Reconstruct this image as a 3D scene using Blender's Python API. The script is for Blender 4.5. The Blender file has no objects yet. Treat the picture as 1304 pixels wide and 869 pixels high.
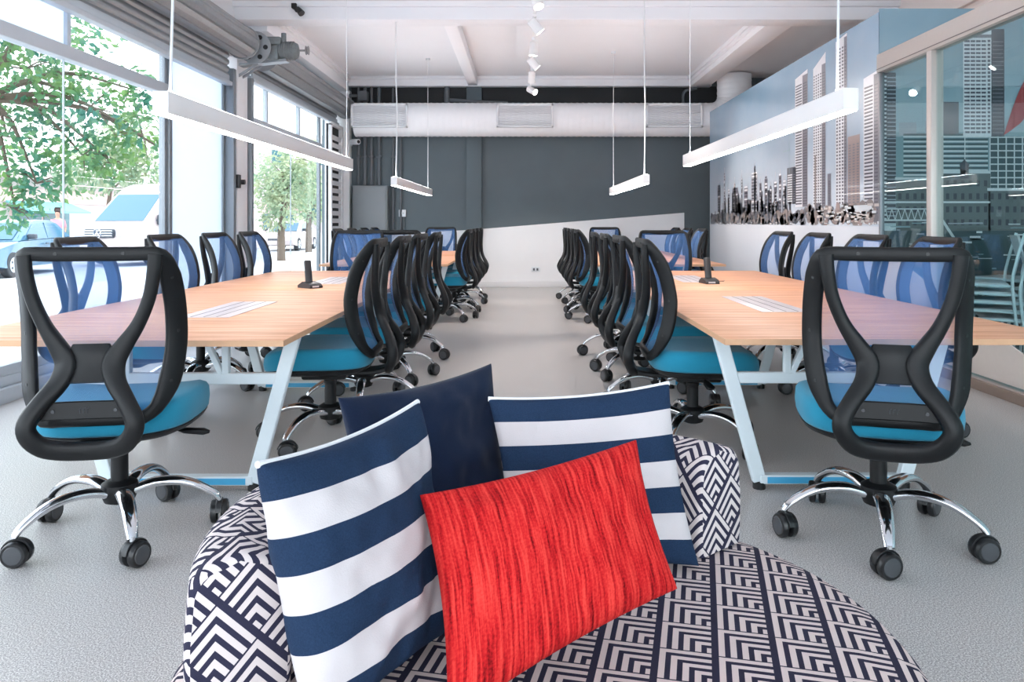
import bpy, bmesh, math, random
from mathutils import Vector, Matrix, noise
PI = math.pi
sc = bpy.context.scene
COL = sc.collection
V = Vector

# ------------------------------------------------------------------ colour + materials
def lin(c):
    c = c / 255.0
    return c / 12.92 if c <= 0.04045 else ((c + 0.055) / 1.055) ** 2.4
def rgb(r, g, b):
    return (lin(r), lin(g), lin(b), 1.0)

MATS = {}
def mat(name, col, rough=0.5, metal=0.0, spec=0.5, coat=0.0, noise_amt=0.0, noise_scale=30.0, bump=0.0, bump_scale=200.0, emit=None, emit_s=0.0, sheen=0.0):
    m = bpy.data.materials.new(name); m.use_nodes = True
    nt = m.node_tree; b = nt.nodes['Principled BSDF']
    b.inputs['Base Color'].default_value = col
    b.inputs['Roughness'].default_value = rough
    b.inputs['Metallic'].default_value = metal
    b.inputs['Specular IOR Level'].default_value = spec
    b.inputs['Coat Weight'].default_value = coat
    b.inputs['Sheen Weight'].default_value = sheen
    if emit:
        b.inputs['Emission Color'].default_value = emit
        b.inputs['Emission Strength'].default_value = emit_s
    tc = nt.nodes.new('ShaderNodeTexCoord')
    if noise_amt > 0:
        n = nt.nodes.new('ShaderNodeTexNoise'); n.inputs['Scale'].default_value = noise_scale; n.inputs['Detail'].default_value = 4
        nt.links.new(tc.outputs['Object'], n.inputs['Vector'])
        mx = nt.nodes.new('ShaderNodeMix'); mx.data_type = 'RGBA'
        d = [max(0, x * (1 - noise_amt)) for x in col[:3]] + [1]; u = [min(1, x * (1 + noise_amt)) for x in col[:3]] + [1]
        mx.inputs['A'].default_value = d; mx.inputs['B'].default_value = u
        nt.links.new(n.outputs['Fac'], mx.inputs['Factor']); nt.links.new(mx.outputs['Result'], b.inputs['Base Color'])
    if bump > 0:
        n2 = nt.nodes.new('ShaderNodeTexNoise'); n2.inputs['Scale'].default_value = bump_scale; n2.inputs['Detail'].default_value = 3
        nt.links.new(tc.outputs['Object'], n2.inputs['Vector'])
        bp = nt.nodes.new('ShaderNodeBump'); bp.inputs['Strength'].default_value = bump; bp.inputs['Distance'].default_value = 0.004
        nt.links.new(n2.outputs['Fac'], bp.inputs['Height']); nt.links.new(bp.outputs['Normal'], b.inputs['Normal'])
    MATS[name] = m
    return m

class NT:
    """tiny node helper"""
    def __init__(s, name):
        s.m = bpy.data.materials.new(name); s.m.use_nodes = True
        s.t = s.m.node_tree; s.b = s.t.nodes['Principled BSDF']; s.out = s.t.nodes['Material Output']
        MATS[name] = s.m
    def n(s, typ, **kw):
        x = s.t.nodes.new(typ)
        for k, v in kw.items(): setattr(x, k, v)
        return x
    def l(s, a, b): s.t.links.new(a, b)
    def math(s, op, a, b=None, c=None):
        x = s.t.nodes.new('ShaderNodeMath'); x.operation = op
        for i, v in enumerate((a, b, c)):
            if v is None: continue
            if isinstance(v, (int, float)): x.inputs[i].default_value = v
            else: s.l(v, x.inputs[i])
        return x.outputs[0]
    def mix(s, f, a, b):
        x = s.t.nodes.new('ShaderNodeMix'); x.data_type = 'RGBA'
        for sock, v in (('Factor', f), ('A', a), ('B', b)):
            if isinstance(v, (int, float, tuple, list)): x.inputs[sock].default_value = v
            else: s.l(v, x.inputs[sock])
        return x.outputs['Result']
    def ramp(s, f, stops, interp='LINEAR'):
        x = s.t.nodes.new('ShaderNodeValToRGB'); x.color_ramp.interpolation = interp
        e = x.color_ramp.elements
        while len(e) < len(stops): e.new(0.5)
        for k, (p, c) in enumerate(stops): e[k].position = p; e[k].color = c
        s.l(f, x.inputs[0]); return x.outputs['Color']

white_paint = mat('white_paint', rgb(238, 238, 240), 0.55, noise_amt=0.03, noise_scale=3)
ceil_paint = mat('ceiling_paint', rgb(240, 240, 243), 0.7, noise_amt=0.02, noise_scale=2)
warm_white = mat('warm_white_paint', rgb(250, 234, 226), 0.65, noise_amt=0.03, noise_scale=2)
dark_paint = mat('charcoal_wall_paint', rgb(88, 100, 106), 0.6, noise_amt=0.10, noise_scale=2.5, bump=0.15, bump_scale=160)
black_paint = mat('black_wall_paint', rgb(34, 36, 38), 0.7, noise_amt=0.2, noise_scale=60)
dark_pipe = mat('charcoal_pipe_paint', rgb(98, 103, 108), 0.5, noise_amt=0.06)
box_grey = mat('panel_grey_paint', rgb(136, 142, 146), 0.45, noise_amt=0.05, noise_scale=8)
alu = mat('grey_aluminium', rgb(138, 144, 150), 0.38, metal=0.55, noise_amt=0.05)
alu_white = mat('white_window_frame', rgb(186, 194, 202), 0.4, noise_amt=0.03)
champagne = mat('partition_frame_metal', rgb(206, 198, 192), 0.35, metal=0.3, noise_amt=0.03)
galv = mat('galvanised_shutter_steel', rgb(160, 164, 168), 0.42, metal=0.55, noise_amt=0.10, noise_scale=14)
galv_dark = mat('shutter_drum_steel', rgb(150, 151, 153), 0.42, metal=0.5, noise_amt=0.15, noise_scale=25)
motor_grey = mat('motor_grey_casting', rgb(122, 128, 130), 0.5, metal=0.3, noise_amt=0.25, noise_scale=30)
motor_black = mat('motor_black_rubber', rgb(32, 32, 34), 0.6)
duct_white = mat('duct_white_fabric', rgb(240, 241, 244), 0.6, noise_amt=0.02)
grille_white = mat('grille_white', rgb(222, 224, 228), 0.5)
grille_gap = mat('grille_shadow_gap', rgb(96, 100, 106), 0.7)
black_plastic = mat('black_chair_plastic', rgb(20, 21, 23), 0.46, spec=0.32, bump=0.10, bump_scale=500)
black_gloss = mat('black_caster_plastic', rgb(26, 27, 29), 0.3)
caster_grey = mat('caster_grey_hub', rgb(70, 72, 76), 0.35)
chrome = mat('chrome', rgb(222, 224, 228), 0.10, metal=1.0)
seat_blue = mat('teal_blue_seat_fabric', rgb(34, 138, 170), 0.85, spec=0.2, noise_amt=0.10, noise_scale=220, bump=0.25, bump_scale=700, sheen=0.2)
frame_white = mat('white_table_frame', rgb(222, 234, 240), 0.35, noise_amt=0.02)
strip_blue = mat('foot_rail_blue', rgb(70, 168, 214), 0.3)
hatch_grey = mat('hatch_silver_grey', rgb(208, 198, 200), 0.35, metal=0.2)
hatch_line = mat('hatch_dark_line', rgb(120, 112, 112), 0.5)
edge_tan = mat('table_edge_band', rgb(214, 168, 132), 0.5, noise_amt=0.08)
phone_dark = mat('phone_dark_plastic', rgb(44, 42, 44), 0.35)
phone_silver = mat('phone_silver_keys', rgb(200, 200, 204), 0.35)
cable_white = mat('white_cable', rgb(228, 230, 232), 0.5)
lamp_white = mat('lamp_white_housing', rgb(240, 238, 238), 0.4)
lamp_glow = mat('lamp_diffuser', rgb(255, 250, 246), 0.5, emit=(1.0, 0.955, 0.92, 1), emit_s=16.0)
added_up = mat('added_uplight', rgb(255, 250, 246), 0.5, emit=(0.94, 0.97, 1.0, 1), emit_s=20.0)  # emission for the extra upward strip, added to lift the ceiling brightness
spot_glow = mat('spot_lens', rgb(255, 250, 246), 0.5, emit=(1.0, 0.93, 0.86, 1), emit_s=14.0)
outlet_white = mat('outlet_white', rgb(226, 230, 234), 0.4)
skirting = mat('skirting_white', rgb(226, 226, 228), 0.5)
skirt_brown = mat('skirting_taupe', rgb(150, 132, 122), 0.5, noise_amt=0.06)
knee_white = mat('knee_panel_white', rgb(228, 220, 214), 0.55, noise_amt=0.03)
navy_cloth = mat('navy_cushion_cloth', rgb(17, 30, 54), 0.9, spec=0.15, noise_amt=0.22, noise_scale=320, bump=0.35, bump_scale=600, sheen=0.15)
piping_white = mat('white_piping', rgb(236, 236, 238), 0.8)
sofa_leg = mat('sofa_foot_black', rgb(30, 28, 28), 0.5)
# exterior
asphalt = mat('pale_asphalt', rgb(186, 188, 192), 0.8, noise_amt=0.08, noise_scale=6)
paving = mat('pale_paving', rgb(206, 204, 204), 0.8, noise_amt=0.08, noise_scale=8)
facade_white = mat('facade_off_white', rgb(196, 184, 180), 0.8, noise_amt=0.05, noise_scale=2)
facade_pink = mat('facade_pink', rgb(214, 180, 172), 0.8, noise_amt=0.08, noise_scale=2)
awning_teal = mat('awning_teal', rgb(120, 186, 186), 0.7)
shop_dark = mat('shop_window_glass', rgb(50, 100, 108), 0.15)
van_white = mat('van_white_paint', rgb(196, 180, 178), 0.25, coat=0.4)
car_blue = mat('car_grey_blue_paint', rgb(74, 112, 136), 0.25, metal=0.2, coat=0.5)
car_glass = mat('car_window_glass', rgb(64, 104, 126), 0.08)
car_trim = mat('car_dark_trim', rgb(60, 66, 74), 0.5)
tyre = mat('tyre_rubber', rgb(56, 58, 62), 0.8)
alloy = mat('alloy_wheel', rgb(190, 196, 202), 0.3, metal=0.5)
headlight = mat('headlight_clear', rgb(210, 222, 230), 0.1)
bark = mat('tree_bark', rgb(104, 90, 78), 0.9, noise_amt=0.25, noise_scale=12)
skin = mat('skin', rgb(196, 150, 128), 0.6)
shirt_pink = mat('pink_shirt', rgb(214, 140, 150), 0.85)
trousers = mat('grey_trousers', rgb(120, 124, 140), 0.85)
hair_dark = mat('dark_hair', rgb(58, 40, 36), 0.7)
# mural inks
ink = {k: mat('print_' + k, c, 0.3, coat=0.25, noise_amt=0.05, noise_scale=20) for k, c in {
    'tower_white': rgb(232, 233, 238), 'tower_shade': rgb(128, 126, 136), 'window': rgb(88, 88, 102), 'brown': rgb(166, 146, 142),
    'dark': rgb(66, 68, 78), 'veg': rgb(114, 114, 122), 'veg2': rgb(146, 136, 134), 'low': rgb(170, 174, 184), 'teal_dark': rgb(66, 88, 94),
    'teal_mid': rgb(140, 168, 176), 'white': rgb(224, 228, 232), 'red': rgb(176, 62, 66), 'brick': rgb(104, 112, 114), 'cream': rgb(214, 206, 202)}.items()}

def leaf_mat(name, c1, c2):
    k = NT(name)
    tc = k.n('ShaderNodeTexCoord'); nz = k.n('ShaderNodeTexNoise'); nz.inputs['Scale'].default_value = 1.6; nz.inputs['Detail'].default_value = 4
    k.l(tc.outputs['Object'], nz.inputs['Vector'])
    r = k.ramp(nz.outputs['Fac'], [(0.35, c1), (0.65, c2)])
    k.l(r, k.b.inputs['Base Color']); k.b.inputs['Roughness'].default_value = 0.55
    tr = k.n('ShaderNodeBsdfTranslucent'); k.l(r, tr.inputs['Color'])
    mx = k.n('ShaderNodeMixShader'); mx.inputs[0].default_value = 0.5
    k.l(k.b.outputs[0], mx.inputs[1]); k.l(tr.outputs[0], mx.inputs[2]); k.l(mx.outputs[0], k.out.inputs[0])
    return k.m
leaf_green = leaf_mat('leaves_blue_green', rgb(60, 122, 108), rgb(124, 158, 92))
leaf_pale = leaf_mat('leaves_pale_green', rgb(132, 160, 134), rgb(190, 196, 160))

# floor: grey speckled vinyl with a soft sheen
def floor_material():
    k = NT('grey_speckled_floor')
    tc = k.n('ShaderNodeTexCoord')
    a = k.n('ShaderNodeTexNoise'); a.inputs['Scale'].default_value = 230; a.inputs['Detail'].default_value = 2
    b = k.n('ShaderNodeTexNoise'); b.inputs['Scale'].default_value = 1.1; b.inputs['Detail'].default_value = 3
    v = k.n('ShaderNodeTexVoronoi'); v.inputs['Scale'].default_value = 260
    for x in (a, b, v): k.l(tc.outputs['Object'], x.inputs['Vector'])
    base = k.ramp(a.outputs['Fac'], [(0.36, rgb(96, 96, 99)), (0.5, rgb(182, 180, 179)), (0.64, rgb(240, 238, 236))])
    pale = k.mix(b.outputs['Fac'], rgb(176, 172, 170), rgb(202, 192, 187))
    c = k.mix(0.32, base, pale)
    k.l(c, k.b.inputs['Base Color'])
    k.l(k.ramp(b.outputs['Fac'], [(0.3, (0.31,) * 3 + (1,)), (0.7, (0.34,) * 3 + (1,))]), k.b.inputs['Roughness'])
    bp = k.n('ShaderNodeBump'); bp.inputs['Strength'].default_value = 0.05; bp.inputs['Distance'].default_value = 0.001
    k.l(a.outputs['Fac'], bp.inputs['Height']); k.l(bp.outputs['Normal'], k.b.inputs['Normal'])
    return k.m
floor_m = floor_material()

def wood_material():
    k = NT('peach_wood_laminate')
    tc = k.n('ShaderNodeTexCoord'); mp = k.n('ShaderNodeMapping'); mp.inputs['Scale'].default_value = (2.0, 34, 34)
    k.l(tc.outputs['Object'], mp.inputs['Vector'])
    a = k.n('ShaderNodeTexNoise'); a.inputs['Scale'].default_value = 1.0; a.inputs['Detail'].default_value = 7; a.inputs['Distortion'].default_value = 0.6
    k.l(mp.outputs['Vector'], a.inputs['Vector'])
    c = k.ramp(a.outputs['Fac'], [(0.28, rgb(190, 128, 94)), (0.5, rgb(222, 164, 128)), (0.72, rgb(236, 186, 152))])
    k.l(c, k.b.inputs['Base Color']); k.b.inputs['Roughness'].default_value = 0.45; k.b.inputs['Coat Weight'].default_value = 0.0; k.b.inputs['Specular IOR Level'].default_value = 0.35
    return k.m
wood = wood_material()

def mesh_material(name, hole, dark, col):
    """woven chair mesh: opaque threads with open holes between, read from UV metres"""
    k = NT(name)
    uv = k.n('ShaderNodeUVMap'); sp = k.n('ShaderNodeSeparateXYZ'); k.l(uv.outputs['UV'], sp.inputs[0])
    f = 2 * PI / 0.0085
    a = k.math('MULTIPLY', k.math('ADD', sp.outputs['X'], sp.outputs['Y']), f)
    b = k.math('MULTIPLY', k.math('SUBTRACT', sp.outputs['X'], sp.outputs['Y']), f)
    s = k.math('MULTIPLY', k.math('SINE', a), k.math('SINE', b))
    s = k.math('ABSOLUTE', s)
    h = k.math('GREATER_THAN', s, hole)
    k.b.inputs['Base Color'].default_value = col; k.b.inputs['Roughness'].default_value = 0.6
    t = k.n('ShaderNodeBsdfTransparent'); t.inputs['Color'].default_value = dark
    mx = k.n('ShaderNodeMixShader'); k.l(h, mx.inputs[0]); k.l(k.b.outputs[0], mx.inputs[1]); k.l(t.outputs[0], mx.inputs[2])
    k.l(mx.outputs[0], k.out.inputs[0])
    return k.m
chair_mesh = mesh_material('blue_chair_mesh', 0.24, (0.98, 0.99, 1.0, 1), rgb(84, 134, 200))

def glass(name, tint, refl=1.0, rough=0.0):
    k = NT(name)
    t = k.n('ShaderNodeBsdfTransparent'); t.inputs['Color'].default_value = tint
    g = k.n('ShaderNodeBsdfGlossy'); g.inputs['Roughness'].default_value = rough
    fr = k.n('ShaderNodeFresnel'); geo = k.n('ShaderNodeNewGeometry')
    k.l(k.math('MULTIPLY_ADD', geo.outputs['Backfacing'], 1 / 1.5 - 1.5, 1.5), fr.inputs['IOR'])   # same reflectance from inside the pane
    mx = k.n('ShaderNodeMixShader'); k.l(k.math('MULTIPLY', fr.outputs[0], refl), mx.inputs[0])
    k.l(t.outputs[0], mx.inputs[1]); k.l(g.outputs[0], mx.inputs[2]); k.l(mx.outputs[0], k.out.inputs[0])
    return k.m
glass_clear = glass('window_glass', (0.97, 0.985, 0.99, 1), 0.5)
glass_teal = glass('partition_glass', (0.82, 0.92, 0.92, 1), 1.0)

def frosted(name):
    k = NT(name)
    k.b.inputs['Base Color'].default_value = rgb(214, 226, 240); k.b.inputs['Roughness'].default_value = 0.35
    tr = k.n('ShaderNodeBsdfTranslucent'); tr.inputs['Color'].default_value = (0.86, 0.92, 1.0, 1)
    mx = k.n('ShaderNodeMixShader'); mx.inputs[0].default_value = 0.6
    k.l(k.b.outputs[0], mx.inputs[1]); k.l(tr.outputs[0], mx.inputs[2]); k.l(mx.outputs[0], k.out.inputs[0])
    return k.m
frost = frosted('frosted_panel')

def sky_print(name, top, low, z0, z1):
    k = NT(name)
    geo = k.n('ShaderNodeNewGeometry'); sp = k.n('ShaderNodeSeparateXYZ'); k.l(geo.outputs['Position'], sp.inputs[0])
    nz = k.n('ShaderNodeTexNoise'); nz.inputs['Scale'].default_value = 1.3; nz.inputs['Detail'].default_value = 5; k.l(geo.outputs['Position'], nz.inputs['Vector'])
    f = k.math('DIVIDE', k.math('SUBTRACT', sp.outputs['Z'], z0), z1 - z0)
    f = k.math('ADD', f, k.math('MULTIPLY', k.math('SUBTRACT', nz.outputs['Fac'], 0.5), 0.5))
    k.l(k.ramp(f, [(0.0, low), (1.0, top)]), k.b.inputs['Base Color'])
    k.b.inputs['Roughness'].default_value = 0.22; k.b.inputs['Coat Weight'].default_value = 0.4
    return k.m
mural_sky = sky_print('mural_sky_print', rgb(140, 172, 196), rgb(212, 222, 234), 1.4, 3.1)
mural_sky_far = sky_print('mural_return_sky_print', rgb(136, 164, 178), rgb(196, 212, 220), 1.4, 3.1)
mural_water = sky_print('mural_water_print', rgb(226, 230, 238), rgb(206, 216, 230), 0.0, 1.2)

def chevron_material(name, tile, n, rot, cream, navy):
    """nested right-angle stripes in tiles, read from UV metres"""
    k = NT(name)
    uv = k.n('ShaderNodeUVMap'); mp = k.n('ShaderNodeMapping'); mp.inputs['Rotation'].default_value = (0, 0, rot)
    k.l(uv.outputs['UV'], mp.inputs['Vector'])
    sp = k.n('ShaderNodeSeparateXYZ'); k.l(mp.outputs['Vector'], sp.inputs[0])
    u = k.math('DIVIDE', sp.outputs['X'], tile); v = k.math('DIVIDE', sp.outputs['Y'], tile * 0.92)
    colid = k.math('FLOOR', u)
    v = k.math('ADD', v, k.math('MULTIPLY', colid, 0.06))
    a = k.math('FRACT', u); b = k.math('FRACT', v)
    m = k.math('MINIMUM', a, k.math('SUBTRACT', 1.0, b))
    st = k.math('FRACT', k.math('ADD', k.math('MULTIPLY', m, n), 0.30))
    on = k.math('GREATER_THAN', st, 0.47)
    gap = k.math('LESS_THAN', a, 0.91)
    on = k.math('MULTIPLY', on, gap)
    nz = k.n('ShaderNodeTexNoise'); nz.inputs['Scale'].default_value = 900; k.l(uv.outputs['UV'], nz.inputs['Vector'])
    c = k.mix(on, navy, cream)
    c2 = k.mix(k.math('MULTIPLY', nz.outputs['Fac'], 0.25), c, rgb(120, 112, 116))
    k.l(c2, k.b.inputs['Base Color']); k.b.inputs['Roughness'].default_value = 0.9; k.b.inputs['Specular IOR Level'].default_value = 0.15
    bp = k.n('ShaderNodeBump'); bp.inputs['Strength'].default_value = 0.3; bp.inputs['Distance'].default_value = 0.002
    k.l(nz.outputs['Fac'], bp.inputs['Height']); k.l(bp.outputs['Normal'], k.b.inputs['Normal'])
    return k.m
sofa_seat_m = chevron_material('chevron_seat_fabric', 0.103, 5, math.radians(13), rgb(226, 208, 204), rgb(22, 24, 54))
sofa_back_m = chevron_material('chevron_back_fabric', 0.105, 5, math.radians(45), rgb(226, 214, 212), rgb(24, 28, 58))

def stripe_material(name, n, phase):
    k = NT(name)
    uv = k.n('ShaderNodeUVMap'); sp = k.n('ShaderNodeSeparateXYZ'); k.l(uv.outputs['UV'], sp.inputs[0])
    s = k.math('FRACT', k.math('ADD', k.math('MULTIPLY', sp.outputs['Y'], n / 2.0), phase))
    on = k.math('GREATER_THAN', s, 0.5)
    tc = k.n('ShaderNodeTexCoord'); nz = k.n('ShaderNodeTexNoise'); nz.inputs['Scale'].default_value = 420; k.l(tc.outputs['Object'], nz.inputs['Vector'])
    navy = k.mix(nz.outputs['Fac'], rgb(20, 35, 58), rgb(42, 63, 92))
    c = k.mix(on, navy, rgb(204, 197, 199))
    k.l(c, k.b.inputs['Base Color']); k.b.inputs['Roughness'].default_value = 0.9; k.b.inputs['Specular IOR Level'].default_value = 0.15
    bp = k.n('ShaderNodeBump'); bp.inputs['Strength'].default_value = 0.3; bp.inputs['Distance'].default_value = 0.002
    k.l(nz.outputs['Fac'], bp.inputs['Height']); k.l(bp.outputs['Normal'], k.b.inputs['Normal'])
    return k.m
stripe_a = stripe_material('navy_white_stripe_cloth', 7, 0.0)

def red_material():
    k = NT('red_slub_cloth')
    uv = k.n('ShaderNodeUVMap'); mp = k.n('ShaderNodeMapping'); mp.inputs['Scale'].default_value = (170, 9, 1)
    k.l(uv.outputs['UV'], mp.inputs['Vector'])
    nz = k.n('ShaderNodeTexNoise'); nz.inputs['Scale'].default_value = 1.0; nz.inputs['Detail'].default_value = 5
    k.l(mp.outputs['Vector'], nz.inputs['Vector'])
    n2 = k.n('ShaderNodeTexNoise'); n2.inputs['Scale'].default_value = 240; n2.inputs['Detail'].default_value = 2; k.l(uv.outputs['UV'], n2.inputs['Vector'])
    f = k.math('ADD', k.math('MULTIPLY', nz.outputs['Fac'], 0.75), k.math('MULTIPLY', n2.outputs['Fac'], 0.25))
    k.l(k.ramp(f, [(0.34, rgb(104, 8, 14)), (0.47, rgb(188, 28, 32)), (0.64, rgb(226, 66, 58))]), k.b.inputs['Base Color'])
    k.b.inputs['Roughness'].default_value = 0.9; k.b.inputs['Specular IOR Level'].default_value = 0.15
    bp = k.n('ShaderNodeBump'); bp.inputs['Strength'].default_value = 0.6; bp.inputs['Distance'].default_value = 0.004
    k.l(f, bp.inputs['Height']); k.l(bp.outputs['Normal'], k.b.inputs['Normal'])
    return k.m
red_cloth = red_material()

# ------------------------------------------------------------------ mesh builder
class MB:
    def __init__(s): s.v = []; s.f = []; s.m = []; s.uv = []
    def face(s, idx, m=0, uv=None): s.f.append(tuple(idx)); s.m.append(m); s.uv.append(uv)
    def add(s, verts, faces, m=0, uvs=None):
        o = len(s.v); s.v.extend(V(p) for p in verts)
        for i, f in enumerate(faces): s.face([o + k for k in f], m, uvs[i] if uvs else None)
        return s
    def poly(s, pts, m=0): return s.add(pts, [range(len(pts))], m)
    def box(s, lo, hi, m=0, bev=0.0, rot=None, at=None):
        lo, hi = V(lo), V(hi); c = (lo + hi) / 2; d = hi - lo
        bm = bmesh.new(); bmesh.ops.create_cube(bm, size=1.0)
        for q in bm.verts: q.co = V((q.co.x * d.x, q.co.y * d.y, q.co.z * d.z))
        if bev > 0:
            bmesh.ops.bevel(bm, geom=list(bm.edges), offset=min(bev, 0.45 * min(d)), segments=2, profile=0.5, affect='EDGES')
        R = rot if rot is not None else Matrix.Identity(3)
        bm.verts.index_update()
        s.add([R @ q.co + c for q in bm.verts] if at is None else [R @ (q.co + c - V(at)) + V(at) for q in bm.verts], [[q.index for q in f.verts] for f in bm.faces], m)
        bm.free(); return s
    def beam(s, a, b, w, h, up=(0, 0, 1), m=0, bev=0.003):
        """rectangular bar from a to b, w across, h along up"""
        a, b = V(a), V(b); t = (b - a); L = t.length; t.normalize(); S = t.cross(V(up)).normalized(); U = S.cross(t)
        bm = bmesh.new(); bmesh.ops.create_cube(bm, size=1.0)
        for q in bm.verts: q.co = V((q.co.x * w, q.co.y * L, q.co.z * h))
        if bev > 0: bmesh.ops.bevel(bm, geom=list(bm.edges), offset=bev, segments=1, affect='EDGES')
        bm.verts.index_update(); c = (a + b) / 2
        s.add([c + S * q.co.x + t * q.co.y + U * q.co.z for q in bm.verts], [[q.index for q in f.verts] for f in bm.faces], m)
        bm.free(); return s
    def tube(s, pts, r, n=10, m=0, closed=False, cap=True, flat=1.0):
        pts = [V(p) for p in pts]; N = len(pts); rs = r if isinstance(r, (list, tuple)) else [r] * N
        o = len(s.v); ref = None
        for i, p in enumerate(pts):
            t = (pts[(i + 1) % N] - pts[i - 1]) if closed else (pts[min(i + 1, N - 1)] - pts[max(i - 1, 0)])
            t.normalize()
            if ref is None:
                ref = V((0, 0, 1)) if abs(t.z) < 0.9 else V((1, 0, 0))
            S = t.cross(ref)
            if S.length < 1e-4: S = t.cross(V((0, 1, 0)))
            S.normalize(); U = S.cross(t); ref = U
            for k in range(n):
                a = 2 * PI * k / n
                s.v.append(p + S * math.cos(a) * rs[i] + U * math.sin(a) * rs[i] * flat)
        for i in range(N if closed else N - 1):
            j = (i + 1) % N
            for k in range(n):
                s.face((o + i * n + k, o + i * n + (k + 1) % n, o + j * n + (k + 1) % n, o + j * n + k), m)
        if cap and not closed:
            s.face([o + k for k in range(n)][::-1], m); s.face([o + (N - 1) * n + k for k in range(n)], m)
        return s
    def cyl(s, a, b, r, n=16, m=0, r2=None): return s.tube([a, b], [r, r if r2 is None else r2], n, m)
    def band(s, pts, w, t, ref, mode='side', closed=False, m=0):
        """flat bar along pts. mode 'side': ref is across-direction; 'normal': ref is the face normal"""
        pts = [V(p) for p in pts]; N = len(pts)
        ws = w if isinstance(w, (list, tuple)) else [w] * N; ts = t if isinstance(t, (list, tuple)) else [t] * N
        refs = ref if isinstance(ref, list) else [V(ref)] * N
        o = len(s.v); n = 8
        for i, p in enumerate(pts):
            T = (pts[(i + 1) % N] - pts[i - 1]) if closed else (pts[min(i + 1, N - 1)] - pts[max(i - 1, 0)])
            T.normalize(); R = V(refs[i])
            if mode == 'side': S = (R - T * R.dot(T)).normalized(); U = T.cross(S)
            else: S = T.cross(R).normalized(); U = S.cross(T)
            a, b = ws[i] / 2, ts[i] / 2; c = min(a, b) * 0.55
            for x, y in ((a, b - c), (a - c, b), (-a + c, b), (-a, b - c), (-a, -b + c), (-a + c, -b), (a - c, -b), (a, -b + c)):
                s.v.append(p + S * x + U * y)
        for i in range(N if closed else N - 1):
            j = (i + 1) % N
            for k in range(n): s.face((o + i * n + k, o + i * n + (k + 1) % n, o + j * n + (k + 1) % n, o + j * n + k), m)
        if not closed:
            s.face([o + k for k in range(n)][::-1], m); s.face([o + (N - 1) * n + k for k in range(n)], m)
        return s
    def lathe(s, prof, c=(0, 0, 0), n=24, m=0, ax='z'):
        o = len(s.v); c = V(c)
        for r, h in prof:
            for k in range(n):
                a = 2 * PI * k / n; x, y = r * math.cos(a), r * math.sin(a)
                s.v.append(c + (V((x, y, h)) if ax == 'z' else V((h, x, y)) if ax == 'x' else V((x, h, y))))
        for i in range(len(prof) - 1):
            for k in range(n): s.face((o + i * n + k, o + i * n + (k + 1) % n, o + (i + 1) * n + (k + 1) % n, o + (i + 1) * n + k), m)
        s.face([o + k for k in range(n)][::-1], m); s.face([o + (len(prof) - 1) * n + k for k in range(n)], m)
        return s
    def prism(s, pts2, a, b, plane='xz', m=0):
        """extrude polygon between a and b along the missing axis"""
        f = {'xz': lambda p, q: (p[0], q, p[1]), 'yz': lambda p, q: (q, p[0], p[1]), 'xy': lambda p, q: (p[0], p[1], q)}[plane]
        n = len(pts2)
        vs = [f(p, a) for p in pts2] + [f(p, b) for p in pts2]
        s.add(vs, [list(range(n))[::-1], list(range(n, 2 * n))] + [(i, (i + 1) % n, n + (i + 1) % n, n + i) for i in range(n)], m)
        return s
    def build(s, name, mats, parent=None, origin=None, smooth=35, loc=None, fix=True):
        mats = mats if isinstance(mats, (list, tuple)) else [mats]
        if origin is None and parent is None:
            xs = [p.x for p in s.v]; ys = [p.y for p in s.v]; zs = [p.z for p in s.v]
            origin = V(((min(xs) + max(xs)) / 2, (min(ys) + max(ys)) / 2, min(zs)))
        origin = V(origin) if origin is not None else V((0, 0, 0))
        me = bpy.data.meshes.new(name); me.from_pydata([p - origin for p in s.v], [], s.f)
        for x in mats: me.materials.append(x)
        for i, p in enumerate(me.polygons): p.material_index = s.m[i]
        if any(u is not None for u in s.uv):
            ul = me.uv_layers.new(name='UVMap')
            for i, p in enumerate(me.polygons):
                if s.uv[i] is not None:
                    for li, uvc in zip(p.loop_indices, s.uv[i]): ul.data[li].uv = uvc
        if fix:
            bm = bmesh.new(); bm.from_mesh(me); bmesh.ops.recalc_face_normals(bm, faces=bm.faces); bm.to_mesh(me); bm.free()
        if smooth:
            for p in me.polygons: p.use_smooth = True
            me.set_sharp_from_angle(angle=math.radians(smooth))
        me.update()
        o = bpy.data.objects.new(name, me); COL.objects.link(o)
        if parent is not None:
            o.parent = parent
            if loc is not None: o.location = loc
        else: o.location = origin if loc is None else loc
        return o

def cr(pts, n):
    """Catmull-Rom through pts (tuples of any size), n samples per span"""
    P = [tuple(p) for p in pts]; out = []
    for i in range(len(P) - 1):
        p0, p1, p2, p3 = P[max(i - 1, 0)], P[i], P[i + 1], P[min(i + 2, len(P) - 1)]
        for k in range(n):
            t = k / n
            out.append(tuple(0.5 * (2 * b + (c - a) * t + (2 * a - 5 * b + 4 * c - d) * t * t + (3 * b - a - 3 * c + d) * t ** 3) for a, b, c, d in zip(p0, p1, p2, p3)))
    out.append(P[-1]); return out
def interp(tab, z):
    if z <= tab[0][0]: return tab[0][1]
    for (a, x), (b, y) in zip(tab, tab[1:]):
        if z <= b:
            t = (z - a) / (b - a); return x + (y - x) * t
    return tab[-1][1]

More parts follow.
